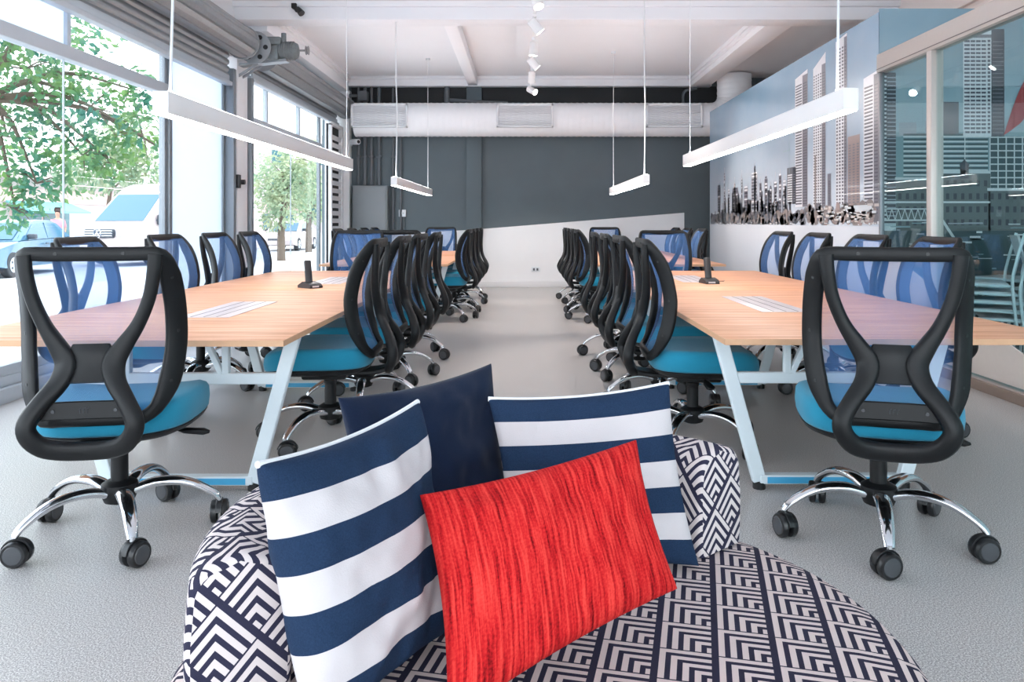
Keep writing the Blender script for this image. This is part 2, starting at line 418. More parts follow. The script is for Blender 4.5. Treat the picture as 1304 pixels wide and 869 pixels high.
def tag(o, label=None, cat=None, group=None, kind=None):
    if label: o['label'] = label
    if cat: o['category'] = cat
    if group: o['group'] = group
    if kind: o['kind'] = kind
    return o
def thing(name, label, cat, loc=(0, 0, 0), rz=0.0, group=None):
    o = bpy.data.objects.new(name, None); COL.objects.link(o); o.empty_display_size = 0.1
    o.location = loc; o.rotation_euler = (0, 0, rz)
    return tag(o, label, cat, group)
def copy_tree(o, parent=None):
    c = o.copy(); COL.objects.link(c)
    if parent is not None: c.parent = parent
    for ch in list(o.children): copy_tree(ch, c)
    return c
def struct(mb, name, mats, label=None, smooth=35, parent=None, origin=None):
    o = mb.build(name, mats, parent=parent, smooth=smooth, origin=origin)
    if parent is None: tag(o, label, None, None, 'structure'); o['category'] = 'building'
    return o

# ------------------------------------------------------------------ camera (level, shifted like an architectural lens)
cam = bpy.data.cameras.new('camera'); camo = bpy.data.objects.new('camera', cam); COL.objects.link(camo)
camo.location = (0, 0, 1.2); camo.rotation_euler = (PI / 2, 0, 0)
cam.sensor_width = 36.0; cam.lens = 980 / 1304 * 36.0
cam.shift_x = -15 / 1304; cam.shift_y = -(434.5 - 283) / 1304
cam.clip_start = 0.05; cam.clip_end = 400
sc.camera = camo

# ================================================================== THE ROOM
XL, XR, YB, ZC = -3.4, 3.28, 14.3, 3.88          # facade plane, mural plane, back wall, ceiling
def S(mb, name, mats, label, cat, smooth=35): 
    o = mb.build(name, mats, smooth=smooth); tag(o, label, cat, None, 'structure'); return o

m = MB(); m.box((-3.75, -4.0, -0.30), (6.7, 14.6, 0.0)); S(m, 'floor', floor_m, 'grey speckled office floor with a soft sheen', 'floor')
m = MB(); m.box((-3.75, -4.0, ZC), (6.7, 14.6, ZC + 0.25)); S(m, 'ceiling', ceil_paint, 'white painted flat ceiling between the beams', 'ceiling')

# back wall: charcoal above, white slanted band below, shallow pilaster
m = MB(); m.box((-3.75, YB, 0), (6.7, YB + 0.25, ZC)); 
S(m, 'wall_back', dark_paint, 'charcoal painted end wall above a slanting white band', 'wall')
m = MB(); m.prism([(-2.45, 0.10), (2.98, 0.10), (2.98, 1.375), (-1.0, 1.055), (-2.45, 0.985)], YB - 0.012, YB + 0.01, 'xz')
S(m, 'trim_1', white_paint, 'white dado band with a slanting top edge on the charcoal wall', 'wall panel')
m = MB(); m.box((-1.06, YB - 0.10, 0.0), (-0.78, YB + 0.02, ZC), bev=0.004)
m2 = m; S(m2, 'trim_2', dark_paint, 'charcoal pilaster standing proud of the end wall', 'pilaster')
m = MB(); m.prism([(-1.065, 0.10), (-0.775, 0.10), (-0.775, 1.076), (-1.065, 1.052)], YB - 0.108, YB - 0.095, 'xz')
S(m, 'trim_3', white_paint, 'white band across the foot of the charcoal pilaster', 'wall panel')
m = MB(); m.box((-3.2, YB - 0.115, 0.0), (3.0, YB - 0.001, 0.10), bev=0.004); S(m, 'baseboard_back', skirting, 'white skirting board along the end wall', 'skirting')

m = MB(); m.box((-3.2, YB - 0.006, 3.30), (4.5, YB + 0.01, 3.72)); S(m, 'trim_6', black_paint, 'black painted strip of end wall above the air duct', 'wall panel')
# beams
def beamS(name, lo, hi, label, steps=True, ax='y'):
    m = MB(); m.box(lo, hi, bev=0.006)
    if steps:
        z0, z1 = lo[2], hi[2]
        if ax == 'x': m.box((lo[0], lo[1] - 0.05, z1 - 0.07), (hi[0], hi[1] + 0.05, z1), bev=0.006)
        else: m.box((lo[0] - 0.06, lo[1], z1 - 0.06), (hi[0] + 0.06, hi[1], z1), bev=0.006); m.box((lo[0] - 0.03, lo[1], z1 - 0.11), (hi[0] + 0.03, hi[1], z1 - 0.06), bev=0.004)
    return S(m, name, ceil_paint, label, 'beam')
beamS('ceiling_beam', (-3.7, 9.34, 3.66), (6.6, 9.66, ZC), 'white ceiling beam crossing the room above the shutter motor', ax='x')
beamS('ceiling_beam', (-1.02, 9.66, 3.71), (-0.85, 14.18, ZC), 'narrow white ceiling beam running to the end wall', steps=False)
beamS('ceiling_beam', (3.06, 9.66, 3.69), (3.40, 14.18, ZC), 'moulded white ceiling beam above the mural side')
beamS('ceiling_beam', (-3.62, 9.66, 3.60), (-3.22, 14.18, ZC), 'moulded white ceiling beam above the shop windows')
m = MB(); m.box((-3.4, 14.12, 3.70), (3.45, YB, ZC), bev=0.006); m.box((-3.4, 14.08, ZC - 0.06), (3.45, 14.14, ZC), bev=0.004)
S(m, 'ceiling_beam', ceil_paint, 'white ceiling edge beam along the top of the end wall', 'beam')

# facade: outer wall strip over the shutters, kerb, pier, corner column, frosted panel
m = MB(); m.box((-3.72, -4.0, 3.16), (-3.52, 14.5, ZC)); S(m, 'wall_left', white_paint, 'white wall strip over the roller shutters', 'wall')
m = MB(); m.box((-3.62, -4.0, 0.0), (XL - 0.02, 8.86, 0.10), bev=0.006); m.box((-3.56, -4.0, 0.10), (XL - 0.06, 8.86, 0.17), bev=0.006)
S(m, 'trim_4', alu_white, 'stepped pale sill along the foot of the first shop window', 'sill')
m = MB(); m.box((-3.62, 9.60, 0.0), (XL - 0.02, 13.45, 0.10), bev=0.006); m.box((-3.56, 9.60, 0.10), (XL - 0.06, 13.45, 0.17), bev=0.006)
S(m, 'trim_5', alu_white, 'stepped pale sill along the foot of the second shop window', 'sill')
m = MB(); m.box((-3.62, 9.08, 0.0), (XL + 0.02, 9.42, 3.16), bev=0.006)
m.box((-3.60, 8.90, 0.0), (XL + 0.045, 8.975, 2.98), m=1, bev=0.004); m.box((-3.60, 9.49, 0.0), (XL + 0.045, 9.565, 2.98), m=1, bev=0.004)
m.box((-3.60, 8.955, 0), (XL - 0.03, 9.52, 3.0), m=0)
S(m, 'column', [white_paint, alu], 'white pier with steel shutter guides between the two shop windows', 'pier')
m = MB(); m.box((-3.65, 14.12, 0.0), (-3.2, YB, 3.62), bev=0.006); m.box((-3.62, 14.02, 0), (-3.36, 14.12, 2.9), bev=0.004)
S(m, 'column', white_paint, 'white corner column where the shop windows meet the end wall', 'pier')

# window 1: frames, transom, glass panes
def window(name, label, y0, y1, joints, top_joints, zt):
    root = thing(name, label, 'window', (XL - 0.10, (y0 + y1) / 2, 0.17)); tag(root, kind='structure'); og = root.location.copy()
    def part(n, fn, mt): 
        q = MB(); fn(q); return q.build(n, mt, root, og)
    x0, x1 = XL - 0.13, XL - 0.07
    part('transom', lambda q: q.box((x0 - 0.02, y0, 2.44), (x1 + 0.02, y1, 2.54), bev=0.004), alu_white)
    part('bottom_rail', lambda q: q.box((x0, y0, 0.17), (x1, y1, 0.24), bev=0.004), alu_white)
    part('top_rail', lambda q: q.box((x0, y0, zt), (x1, y1, zt + 0.07), bev=0.004), alu_white)
    for y in (y0, y1 - 0.06): part('jamb', lambda q: q.box((x0, y, 0.24), (x1, y + 0.06, zt), bev=0.004), alu)
    for y in top_joints: part('mullion', lambda q: q.box((x0, y, 2.54), (x1, y + 0.05, zt), bev=0.003), alu_white)
    xs = XL - 0.10
    ys = [y0 + 0.06] + list(joints) + [y1 - 0.06]
    for a, b in zip(ys, ys[1:]): part('pane', lambda q: q.box((xs - 0.005, a + 0.004, 0.24), (xs + 0.005, b - 0.004, 2.44)), glass_clear)
    for y in joints: part('glass_joint', lambda q: q.box((xs - 0.006, y - 0.004, 0.24), (xs + 0.007, y + 0.004, 2.44)), alu_white)
    ts = [y0 + 0.06] + list(top_joints) + [y1 - 0.06]
    for k, (a, b) in enumerate(zip(ts, ts[1:])): 
        fr = name == 'window_1' and b < 6.0
        part('frosted_pane' if fr else 'upper_pane', lambda q: q.box((xs - 0.005, a + 0.004, 2.54), (xs + 0.005, b - 0.004, zt)), frost if fr else glass_clear)
    return root
window('window_1', 'large shop window with a transom beside the parked cars', -3.9, 7.50, (-1.3, 2.2, 5.85), (-1.3, 2.2, 5.85), 3.05)
window('window_2', 'second shop window with a transom looking onto the street trees', 9.62, 13.16, (11.55,), (10.4, 11.9), 2.99)
m = MB(); m.box((XL - 0.12, 7.52, 0.17), (XL - 0.07, 8.88, 3.05)); m.box((XL - 0.14, 7.50, 0.17), (XL - 0.05, 7.56, 3.05), m=1, bev=0.004); m.box((XL - 0.14, 8.84, 0.17), (XL - 0.05, 8.90, 3.05), m=1, bev=0.004)
S(m, 'window_3', [frost, alu], 'tall frosted blue-white panel between the first shop window and the pier', 'window')

# white louvre panel by the corner
lv = thing('louvre_panel', 'white louvred panel beside the corner column', 'louvre', (XL + 0.08, 13.6, 0.0)); og = lv.location.copy()
lx = XL + 0.08
q = MB()
for y in (13.18, 13.96): q.box((lx - 0.03, y, 0.0), (lx + 0.03, y + 0.06, 2.90), bev=0.004)
q.box((lx - 0.03, 13.18, 2.87), (lx + 0.03, 14.02, 2.93), bev=0.004); q.build('frame', white_paint, lv, og)
q = MB(); q.box((lx - 0.07, 13.2, 0.0), (lx - 0.05, 14.0, 2.90)); q.build('back_panel', motor_black, lv, og)
for k in range(19):
    z = 0.30 + k * 0.132
    q = MB(); q.beam((lx, 13.24, z), (lx, 13.96, z), 0.010, 0.080, up=(0.25, 0, 1), bev=0.002); q.build('slat', white_paint, lv, og)

# roller shutters
def shutter(label, y0, y1, zb, xd=-3.24):
    root = thing('roller_shutter', label, 'roller shutter', (xd, (y0 + y1) / 2, zb), group=None); og = root.location.copy()
    # slatted curtain hanging from the drum
    q = MB(); prof = []; z = 3.16; x = XL - 0.01
    while z > zb + 0.09:
        for dx, dz in ((0, 0), (0.016, -0.012), (0.020, -0.035), (0.016, -0.058), (0.0, -0.068), (-0.004, -0.074)):
            prof.append((x + dx, z + dz))
        z -= 0.08
    n = len(prof)
    for (px, pz) in prof: q.v += [V((px, y0, pz)), V((px, y1, pz)), V((px - 0.006, y0, pz)), V((px - 0.006, y1, pz))]
    for i in range(n - 1):
        a, b = 4 * i, 4 * (i + 1)
        q.face((a, a + 1, b + 1, b)); q.face((a + 2, b + 2, b + 3, a + 3)); q.face((a, b, b + 2, a + 2)); q.face((a + 1, a + 3, b + 3, b + 1))
    q.build('curtain', galv, root, og, smooth=50)
    q = MB(); q.box((XL - 0.03, y0, zb - 0.01), (XL + 0.05, y1, zb + 0.035), bev=0.006); q.box((XL - 0.01, y0, zb + 0.03), (XL + 0.015, y1, zb + 0.11), bev=0.004); q.build('bottom_bar', alu_white, root, og)
    # rolled drum: octagonal coil of slats
    q = MB(); K = 9; r = 0.165
    for j in range(K):
        a0 = 2 * PI * j / K + 0.2; a1 = 2 * PI * (j + 1) / K + 0.2
        c = V((xd, 0, 3.27)); A = c + V((math.cos(a0) * r, 0, math.sin(a0) * r)); B = c + V((math.cos(a1) * r, 0, math.sin(a1) * r))
        nrm = ((A + B) / 2 - c).normalized()
        pr = [A + nrm * 0, A.lerp(B, 0.06) + nrm * 0.018, A.lerp(B, 0.5) + nrm * 0.024, A.lerp(B, 0.94) + nrm * 0.018, B]
        for u, w in zip(pr, pr[1:]):
            q.add([(u.x, y0, u.z), (w.x, y0, w.z), (w.x, y1, w.z), (u.x, y1, u.z)], [(0, 1, 2, 3)])
        for yy in (y0, y1): q.add([(c.x, yy, c.z)] + [(u.x, yy, u.z) for u in pr], [(0, 1, 2, 3, 4, 5)])
    q.build('drum', galv_dark, root, og, smooth=28)
    for yy in (y0 - 0.03, y1):
        q = MB(); q.lathe([(0.03, 0), (0.195, 0), (0.195, 0.02), (0.03, 0.03)], (xd, yy, 3.27), 24, ax='y'); q.build('end_plate', galv, root, og)
    return root
shutter('rolled-up grey steel shutter above the first shop window', -3.9, 8.86, 2.78)
shutter('rolled-up grey steel shutter above the second shop window', 9.60, 13.98, 2.96)

# shutter motor on the pier
mo = thing('shutter_motor', 'grey chain-drive shutter motor bracketed to the pier', 'motor', (-3.25, 9.20, 3.0)); og = mo.location.copy() + V((0.10, 0, 0))
q = MB(); q.lathe([(0.02, 0), (0.19, 0), (0.19, 0.02), (0.02, 0.02)], (-3.04, 8.97, 3.24), 28, ax='y', m=0)
for a in range(6): q.cyl((-3.04 + 0.13 * math.cos(a * PI / 3), 8.962, 3.24 + 0.13 * math.sin(a * PI / 3)), (-3.04 + 0.13 * math.cos(a * PI / 3), 8.975, 3.24 + 0.13 * math.sin(a * PI / 3)), 0.028, 10, 1)
q.build('perforated_disc', [galv, motor_black], mo, og)
q = MB(); q.tube([(-3.05 + 0.09 * math.cos(a * PI / 8), 9.08, 3.27 + 0.09 * math.sin(a * PI / 8)) for a in range(16)], 0.03, 8, closed=True); q.build('drive_wheel', motor_black, mo, og)
q = MB(); q.beam((-3.40, 9.20, 3.06), (-2.72, 9.20, 3.13), 0.14, 0.03); q.beam((-3.38, 9.14, 2.88), (-3.06, 9.14, 3.08), 0.025, 0.03); q.beam((-3.38, 9.26, 2.88), (-3.06, 9.26, 3.08), 0.025, 0.03)
q.build('bracket', galv, mo, og)
q = MB(); q.box((-3.02, 9.08, 3.12), (-2.80, 9.30, 3.30), bev=0.03); q.build('gearbox', motor_grey, mo, og)
q = MB(); q.lathe([(0.02, -0.02), (0.09, 0), (0.10, 0.02), (0.10, 0.23), (0.085, 0.26), (0.02, 0.28)], (-2.86, 9.19, 3.245), 24, ax='x')
for k in range(7): q.lathe([(0.09, 0.0), (0.112, 0.0), (0.112, 0.012), (0.09, 0.012)], (-2.82 + k * 0.028, 9.19, 3.245), 24, ax='x')
q.build('motor_body', motor_grey, mo, og)
q = MB(); q.lathe([(0.012, 0), (0.012, 0.09), (0.055, 0.09), (0.04, 0.105), (0.055, 0.12), (0.012, 0.13)], (-2.59, 9.19, 3.25), 18, ax='x'); q.build('pulley', galv_dark, mo, og)
q = MB(); q.box((-2.98, 9.10, 3.30), (-2.78, 9.24, 3.40), bev=0.02); q.cyl((-2.76, 9.17, 3.32), (-2.76, 9.17, 3.45), 0.03, 12); q.build('limit_switch_box', motor_grey, mo, og)
# small black lock sensor on the pier
ls = MB(); ls.box((XL + 0.02, 9.02, 1.60), (XL + 0.06, 9.10, 1.76), bev=0.008); ls.lathe([(0.01, 0), (0.03, 0), (0.03, 0.04), (0.01, 0.045)], (XL + 0.02, 9.22, 1.68), 14, ax='x')
tag(ls.build('door_sensor', phone_dark), 'small black sensor box on the white pier', 'sensor')

# white round-section duct along the end wall, bending up to the ceiling
du = thing('air_duct', 'white ribbed fabric air duct along the end wall with three grilles', 'duct', (0.2, 13.93, 2.73)); og = du.location.copy()
path = [(-3.03 + 0.035 * i, 13.88, 3.045) for i in range(0, 184)]
R = 0.30; ex = path[-1][0]
for k in range(1, 20):
    a = k / 19 * PI / 2; path.append((ex + 0.42 * math.sin(a), 13.88, 3.045 + 0.42 * (1 - math.cos(a))))
path += [(path[-1][0], 13.88, path[-1][2] + 0.035 * i) for i in range(1, 12)]
rs = [R * (1.0 + (0.018 if i % 3 == 0 else 0.0)) for i in range(len(path))]
q = MB(); q.tube(path, rs, 40); q.build('duct_tube', duct_white, du, og, smooth=60)
for gx in (-2.55, 0.02, 2.66):
    q = MB(); w, h, y = 0.50, 0.21, 13.55
    for a, b in (((gx - w, 3.08 + h), (gx + w, 3.08 + h - 0.035)), ((gx - w, 3.08 - h + 0.035), (gx + w, 3.08 - h)), ((gx - w, 3.08 + h), (gx - w + 0.035, 3.08 - h)), ((gx + w - 0.035, 3.08 + h), (gx + w, 3.08 - h))):
        q.box((min(a[0], b[0]), y, min(a[1], b[1])), (max(a[0], b[0]), y + 0.10, max(a[1], b[1])), bev=0.004)
    g = q.build('grille', grille_white, du, og)
    q = MB(); q.box((gx - w + 0.03, y + 0.06, 3.08 - h + 0.03), (gx + w - 0.03, y + 0.09, 3.08 + h - 0.03)); 
    q.build('grille_back', grille_gap, g, og)
    q = MB()
    for k in range(13): q.beam((gx - w + 0.03, y + 0.035, 2.915 + k * 0.0275), (gx + w - 0.03, y + 0.035, 2.915 + k * 0.0275), 0.03, 0.016, up=(0, 0.4, 1), bev=0)
    q.build('grille_slats', grille_white, g, og)

# conduits, panel, outlets, camera on the end wall
for k, (x, r, z0, z1, lb) in enumerate(((-3.06, 0.028, 1.89, 3.70, 'first charcoal conduit from the corner column behind the electrical panel'), (-2.94, 0.034, 1.89, 3.70, 'second charcoal conduit from the corner column rising from the electrical panel'),
        (-2.82, 0.030, 1.89, 3.70, 'third charcoal conduit from the corner column rising from the electrical panel'), (-2.68, 0.036, 1.89, 3.70, 'fourth charcoal conduit from the corner column rising from the electrical panel'),
        (-2.42, 0.022, 1.05, 3.70, 'thin charcoal conduit running down beside the electrical panel'))):
    q = MB(); q.cyl((x, YB - 0.05, z0), (x, YB - 0.05, z1), r, 14)
    for zz in (2.4, 3.3): q.box((x - r - 0.015, YB - 0.09, zz), (x + r + 0.015, YB - 0.0, zz + 0.03), bev=0.003)
    tag(q.build('conduit', dark_pipe), lb, 'pipe', 'charcoal conduits on the end wall')
q = MB(); q.cyl((-3.06, YB - 0.14, 0.0), (-3.06, YB - 0.14, 0.945), 0.028, 14)
tag(q.build('conduit', dark_pipe), 'charcoal conduit rising from the floor to the foot of the electrical panel', 'pipe')
eb = thing('electrical_panel', 'grey steel electrical panel in the corner of the charcoal wall', 'electrical panel', (-2.80, YB - 0.12, 0.95)); og = eb.location.copy()
q = MB(); q.box((-3.14, YB - 0.20, 0.95), (-2.50, YB - 0.001, 1.87), bev=0.008); q.build('cabinet_box', box_grey, eb, og)
q = MB(); q.box((-3.12, YB - 0.225, 0.97), (-2.52, YB - 0.20, 1.85), bev=0.006); d = q.build('door', box_grey, eb, og)
q = MB()
for z in (1.15, 1.67): q.cyl((-2.56, YB - 0.235, z), (-2.56, YB - 0.222, z), 0.012, 10)
q.build('latch', alu, d, og)
q = MB(); q.tube(cr([(-2.28, YB - 0.05, 3.0), (-2.28, YB - 0.05, 2.0), (-2.28, YB - 0.05, 1.08), (-2.31, YB - 0.05, 1.0), (-2.40, YB - 0.05, 0.985), (-2.49, YB - 0.05, 0.985)], 4), 0.022, 12)
tag(q.build('conduit', dark_pipe), 'charcoal conduit bending into the side of the electrical panel', 'pipe')
q = MB(); q.tube(cr([(-2.22, YB - 0.03, 1.30), (-2.22, YB - 0.03, 1.06), (-2.22, YB - 0.03, 0.60), (-2.22, YB - 0.03, 0.002 + 0.10)], 4), 0.015, 10)
tag(q.build('conduit', dark_pipe), 'short charcoal conduit dropping from the white wall switch', 'pipe')
def outlet(label, x, z):
    r = thing('wall_outlet', label, 'outlet', (x, YB - 0.02, z)); og = r.location.copy()
    q = MB(); q.box((x - 0.065, YB - 0.05, z - 0.065), (x + 0.065, YB - 0.001, z + 0.065), bev=0.008); q.build('outlet_box', outlet_white, r, og)
    q = MB(); q.box((x - 0.035, YB - 0.06, z - 0.02), (x + 0.035, YB - 0.045, z + 0.02), bev=0.003); q.cyl((x - 0.018, YB - 0.062, z), (x - 0.018, YB - 0.055, z), 0.008, 8, 1); q.cyl((x + 0.018, YB - 0.062, z), (x + 0.018, YB - 0.055, z), 0.008, 8, 1)
    q.build('socket', [outlet_white, grille_gap], r, og)
# the switch box sits over its conduit
outlet('white surface switch box on the charcoal wall beside the pendant', -2.25, 1.365)
q = thing('wall_outlet', 'small white outlet plate low on the white band near the aisle', 'outlet', (0.22, YB - 0.02, 0.32)); og = q.location.copy()
z = MB(); z.box((0.14, YB - 0.03, 0.28), (0.30, YB - 0.011, 0.37), bev=0.004); z.build('plate', outlet_white, q, og)
z = MB(); z.box((0.17, YB - 0.034, 0.30), (0.205, YB - 0.028, 0.345)); z.box((0.235, YB - 0.034, 0.30), (0.27, YB - 0.028, 0.345)); z.build('socket', grille_gap, q, og)
q = thing('security_camera', 'small white security camera on the corner column', 'camera', (-3.10, 14.05, 2.62)); og = q.location.copy()
z = MB(); z.lathe([(0.02, 0), (0.06, 0), (0.06, 0.03), (0.02, 0.03)], (-3.2, 14.2, 2.66), 16, ax='x'); z.tube([(-3.17, 14.2, 2.66), (-3.12, 14.15, 2.66), (-3.10, 14.08, 2.66)], 0.018, 8); z.build('mount', outlet_white, q, og)
z = MB(); z.tube([(-3.16, 14.12, 2.67), (-3.15, 14.10, 2.67), (-3.0, 13.94, 2.655), (-2.99, 13.93, 2.655)], [0.03, 0.052, 0.052, 0.045], 18); z.build('camera_body', outlet_white, q, og)
z = MB(); z.tube([(-2.995, 13.935, 2.655), (-2.985, 13.925, 2.654)], [0.036, 0.03], 16); z.build('lens', phone_dark, q, og)
# pipe tee and black boxes in the dark recess above the duct
q = MB(); q.cyl((-1.42, YB - 0.08, 3.38), (-1.42, YB - 0.08, 3.70), 0.05, 14); q.tube([(-1.42, YB - 0.08, 3.46), (-0.8, YB - 0.09, 3.415), (-0.3, YB - 0.10, 3.395)], 0.035, 12)
tag(q.build('drain_pipe', dark_pipe), 'charcoal pipe tee sloping behind the top of the air duct', 'pipe')
q = MB(); q.box((-3.03, YB - 0.26, 3.42), (-2.86, YB - 0.11, 3.60), bev=0.01); q.tube([(-3.2, YB - 0.18, 3.52), (-3.03, YB - 0.18, 3.52)], 0.03, 10)
tag(q.build('junction_box', dark_pipe), 'dark junction box above the duct beside the corner column', 'junction box')
q = MB(); q.tube(cr([(2.95, YB - 0.06, 3.38), (2.95, YB - 0.06, 3.55), (3.0, YB - 0.07, 3.63), (3.12, YB - 0.07, 3.66), (3.2, YB - 0.07, 3.68)], 4), 0.03, 10)
tag(q.build('conduit', dark_pipe), 'curved charcoal conduit above the duct at the mural end', 'pipe')

# outer right-hand wall beyond the mural partition and end of the glass room
m = MB(); m.box((4.55, 7.2, 0), (4.75, 14.5, ZC)); m.box((4.50, 7.3, 3.30), (4.56, 13.2, 3.36), bev=0.004); m.box((4.50, 7.3, 3.42), (4.55, 13.2, 3.45), bev=0.004); S(m, 'wall_right', warm_white, 'warm white upper wall behind the mural partition', 'wall')
m = MB(); m.box((6.5, -4, 0), (6.7, 7.3, ZC)); S(m, 'wall_right', white_paint, 'white side wall of the glazed room', 'wall')

# mural partition (core) and printed mural on two faces
m = MB(); m.box((XR + 0.004, 7.104, 0), (XR + 0.15, 13.545, 3.135)); m.box((XR + 0.15, 7.104, 0), (6.5, 7.25, 3.165)); S(m, 'partition_wall', white_paint, 'white partition core carrying the skyline mural', 'wall')

# ---- mural: printed panels, side face looking into the room (x = XR) and return face (y = 7.1)
mu = thing('skyline_mural', 'blue-grey city skyline photo mural wrapping the partition corner', 'mural', (XR, 10.3, 0.0)); og = mu.location.copy()
q = MB(); x = XR - 0.004
q.box((x, 7.096, 1.16), (XR, 13.55, 3.14)); q.build('sky_print', mural_sky, mu, og, smooth=0)
q = MB(); q.box((x, 7.096, 0.0), (XR, 13.55, 1.16)); q.build('water_print', mural_water, mu, og, smooth=0)
names = list(ink); IM = [ink[k] for k in names]; I = {k: i for i, k in enumerate(names)}
rnd = random.Random(5)
q = MB()
def sp(ya, yb, za, zb, mm, lay=1, top=None):
    X = x - 0.0006 * lay
    q.poly([(X, ya, za), (X, yb, za), (X, yb, zb if top is None else top), (X, ya, zb)], I[mm])
def tower(ya, yb, zb, zt, ncol, nrow, shade=0.3, slope=0.0, wm='window', body='tower_white', sh='tower_shade', bal=False, lay=2):
    """ya far edge, yb near edge"""
    sp(ya, yb, zb, zt, body, lay, zt + slope)
    ym = yb + (ya - yb) * shade
    if shade > 0: sp(ym, yb, zb, zt - 0.01 if slope <= 0 else zt, sh, lay + 1)
    w = (ya - ym) / ncol; h = (zt - zb - 0.10) / nrow
    for r_ in range(nrow):
        z0 = zb + 0.03 + r_ * h
        if bal: sp(ya - 0.02, ym + 0.02, z0, z0 + h * 0.48, wm, lay + 1)
        else:
            for c in range(ncol): sp(ya - w * (c + 0.25), ya - w * (c + 0.80), z0, z0 + h * 0.55, wm, lay + 1)
        if shade > 0: sp(ym - 0.01, yb + 0.02, z0, z0 + h * 0.35, 'window' if sh == 'tower_shade' else 'tower_shade', lay + 2)
# distant low skyline of slim blocks
for ya, yb, z in ((13.01, 12.81, 1.82), (12.61, 12.51, 1.97), (12.36, 12.22, 1.72), (12.08, 11.77, 1.73), (11.6, 11.52, 1.86), (11.45, 11.25, 1.70), (11.08, 10.79, 1.89), (10.70, 10.60, 1.74), (10.47, 10.34, 1.79), (10.26, 10.16, 1.66), (10.08, 9.95, 1.71), (9.89, 9.78, 1.80), (9.74, 9.60, 1.72), (12.0, 11.9, 1.80), (10.95, 10.86, 1.98)):
    k = rnd.choice(['low', 'tower_shade', 'veg', 'low']); sp(ya, yb, 1.17, z, k, 1)
    for r_ in range(int((z - 1.25) / 0.045)): sp(ya - 0.02, yb + 0.02, 1.3 + r_ * 0.045, 1.322 + r_ * 0.045, rnd.choice(['window', 'tower_white', 'dark']), 2)
    yc = (ya + yb) / 2; sp(yc + 0.012, yc - 0.012, z, z + rnd.uniform(0.05, 0.16), 'low', 1)
for _ in range(130):
    ya = rnd.uniform(9.5, 13.3); w = rnd.uniform(0.03, 0.12); z = 1.30 + rnd.random() ** 2 * 0.36 * min(1, (13.5 - ya) / 1.2)
    sp(ya, ya - w, 1.17, z, rnd.choice(['veg', 'dark', 'tower_shade', 'low', 'dark']), 2)
tower(9.57, 9.26, 1.42, 1.87, 4, 12, 0.35, 0, body='veg', wm='tower_white', sh='dark', bal=True)
tower(9.29, 8.88, 1.38, 2.92, 3, 44, 0.40, 0.05, bal=True)
tower(8.71, 8.35, 1.37, 2.93, 4, 46, 0.30, 0.12)
tower(8.08, 7.80, 1.36, 3.09, 3, 46, 0.25, 0.03)
tower(7.78, 7.50, 1.36, 2.06, 3, 22, 0.0, 0.0, body='brown', wm='tower_shade')
tower(8.30, 8.20, 1.36, 1.72, 1, 14, 0.0, 0.0, body='tower_shade', wm='window')
tower(7.42, 7.096, 1.18, 2.58, 1, 38, 0.32, 0.03, bal=True, wm='window')
sp(8.66, 8.62, 1.37, 1.95, 'veg2', 6); sp(8.02, 7.99, 3.10, 3.13, 'tower_shade', 3)
# crane beside the tallest towers
sp(9.50, 9.485, 1.8, 2.32, 'teal_mid', 3); sp(9.72, 9.46, 2.08, 2.095, 'teal_mid', 3)
# tree line along the quay
for _ in range(420):
    ya = rnd.uniform(7.15, 13.4); r_ = rnd.uniform(0.03, 0.10); zc = rnd.uniform(1.19, 1.30 if ya > 9 else 1.36)
    X = x - 0.0006 * rnd.randint(5, 8)
    q.poly([(X, ya + r_ * math.cos(a * PI / 4) * rnd.uniform(0.7, 1.1), max(1.165, zc + r_ * 0.7 * math.sin(a * PI / 4))) for a in range(8)], I[rnd.choice(['veg', 'veg2', 'dark', 'veg', 'veg2'] if ya > 8.6 else ['veg2', 'veg2', 'brown', 'veg'])])
for _ in range(70):
    ya = rnd.uniform(7.12, 8.6); z = rnd.uniform(1.17, 1.36); sp(ya, ya - rnd.uniform(0.02, 0.12), z, z + rnd.uniform(0.008, 0.03), 'white' if rnd.random() < 0.7 else 'cream', 9)
for _ in range(60):
    ya = rnd.uniform(7.12, 13.2); z = rnd.uniform(1.165, 1.19); sp(ya, ya - rnd.uniform(0.02, 0.08), z, z + 0.008, 'white', 9)
sp(7.9, 7.2, 1.30, 1.365, 'white', 8); sp(7.7, 7.3, 1.24, 1.28, 'cream', 9)
q.build('side_skyline_print', IM, mu, og, smooth=0, fix=False)

q = MB(); q.box((XR - 0.004, 7.096, 1.12), (6.49, 7.10, 3.17)); q.build('return_sky_print', mural_sky_far, mu, og, smooth=0)
q = MB(); q.box((XR - 0.004, 7.096, 0.0), (6.49, 7.10, 1.12)); q.build('return_quay_print', ink['teal_dark'], mu, og, smooth=0)
q = MB(); yy = 7.096
def rp(xa, xb, za, zb, mm, lay=1):
    Y = yy - 0.0006 * lay; q.poly([(xa, Y, za), (xb, Y, za), (xb, Y, zb), (xa, Y, zb)], I[mm])
# curved tower continues round the corner
rp(3.276, 3.43, 1.19, 2.58, 'dark', 2)
for k in range(36): rp(3.276, 3.345, 1.22 + k * 0.0375, 1.238 + k * 0.0375, 'tower_white', 3); rp(3.35, 3.43, 1.215 + k * 0.0375, 1.226 + k * 0.0375, 'low', 3)
# long banded block and rooftops
rp(3.43, 5.2, 1.5, 2.03, 'teal_mid', 1); rp(3.86, 4.01, 2.0, 2.31, 'veg', 2); rp(3.70, 3.84, 2.0, 2.14, 'low', 2); rp(3.46, 3.62, 2.0, 2.12, 'low', 2)
for k in range(11):
    z = 1.54 + k * 0.044; rp(3.5, 4.28, z, z + 0.014, 'white', 3); rp(3.5, 4.28, z + 0.018, z + 0.036, 'teal_dark', 3)
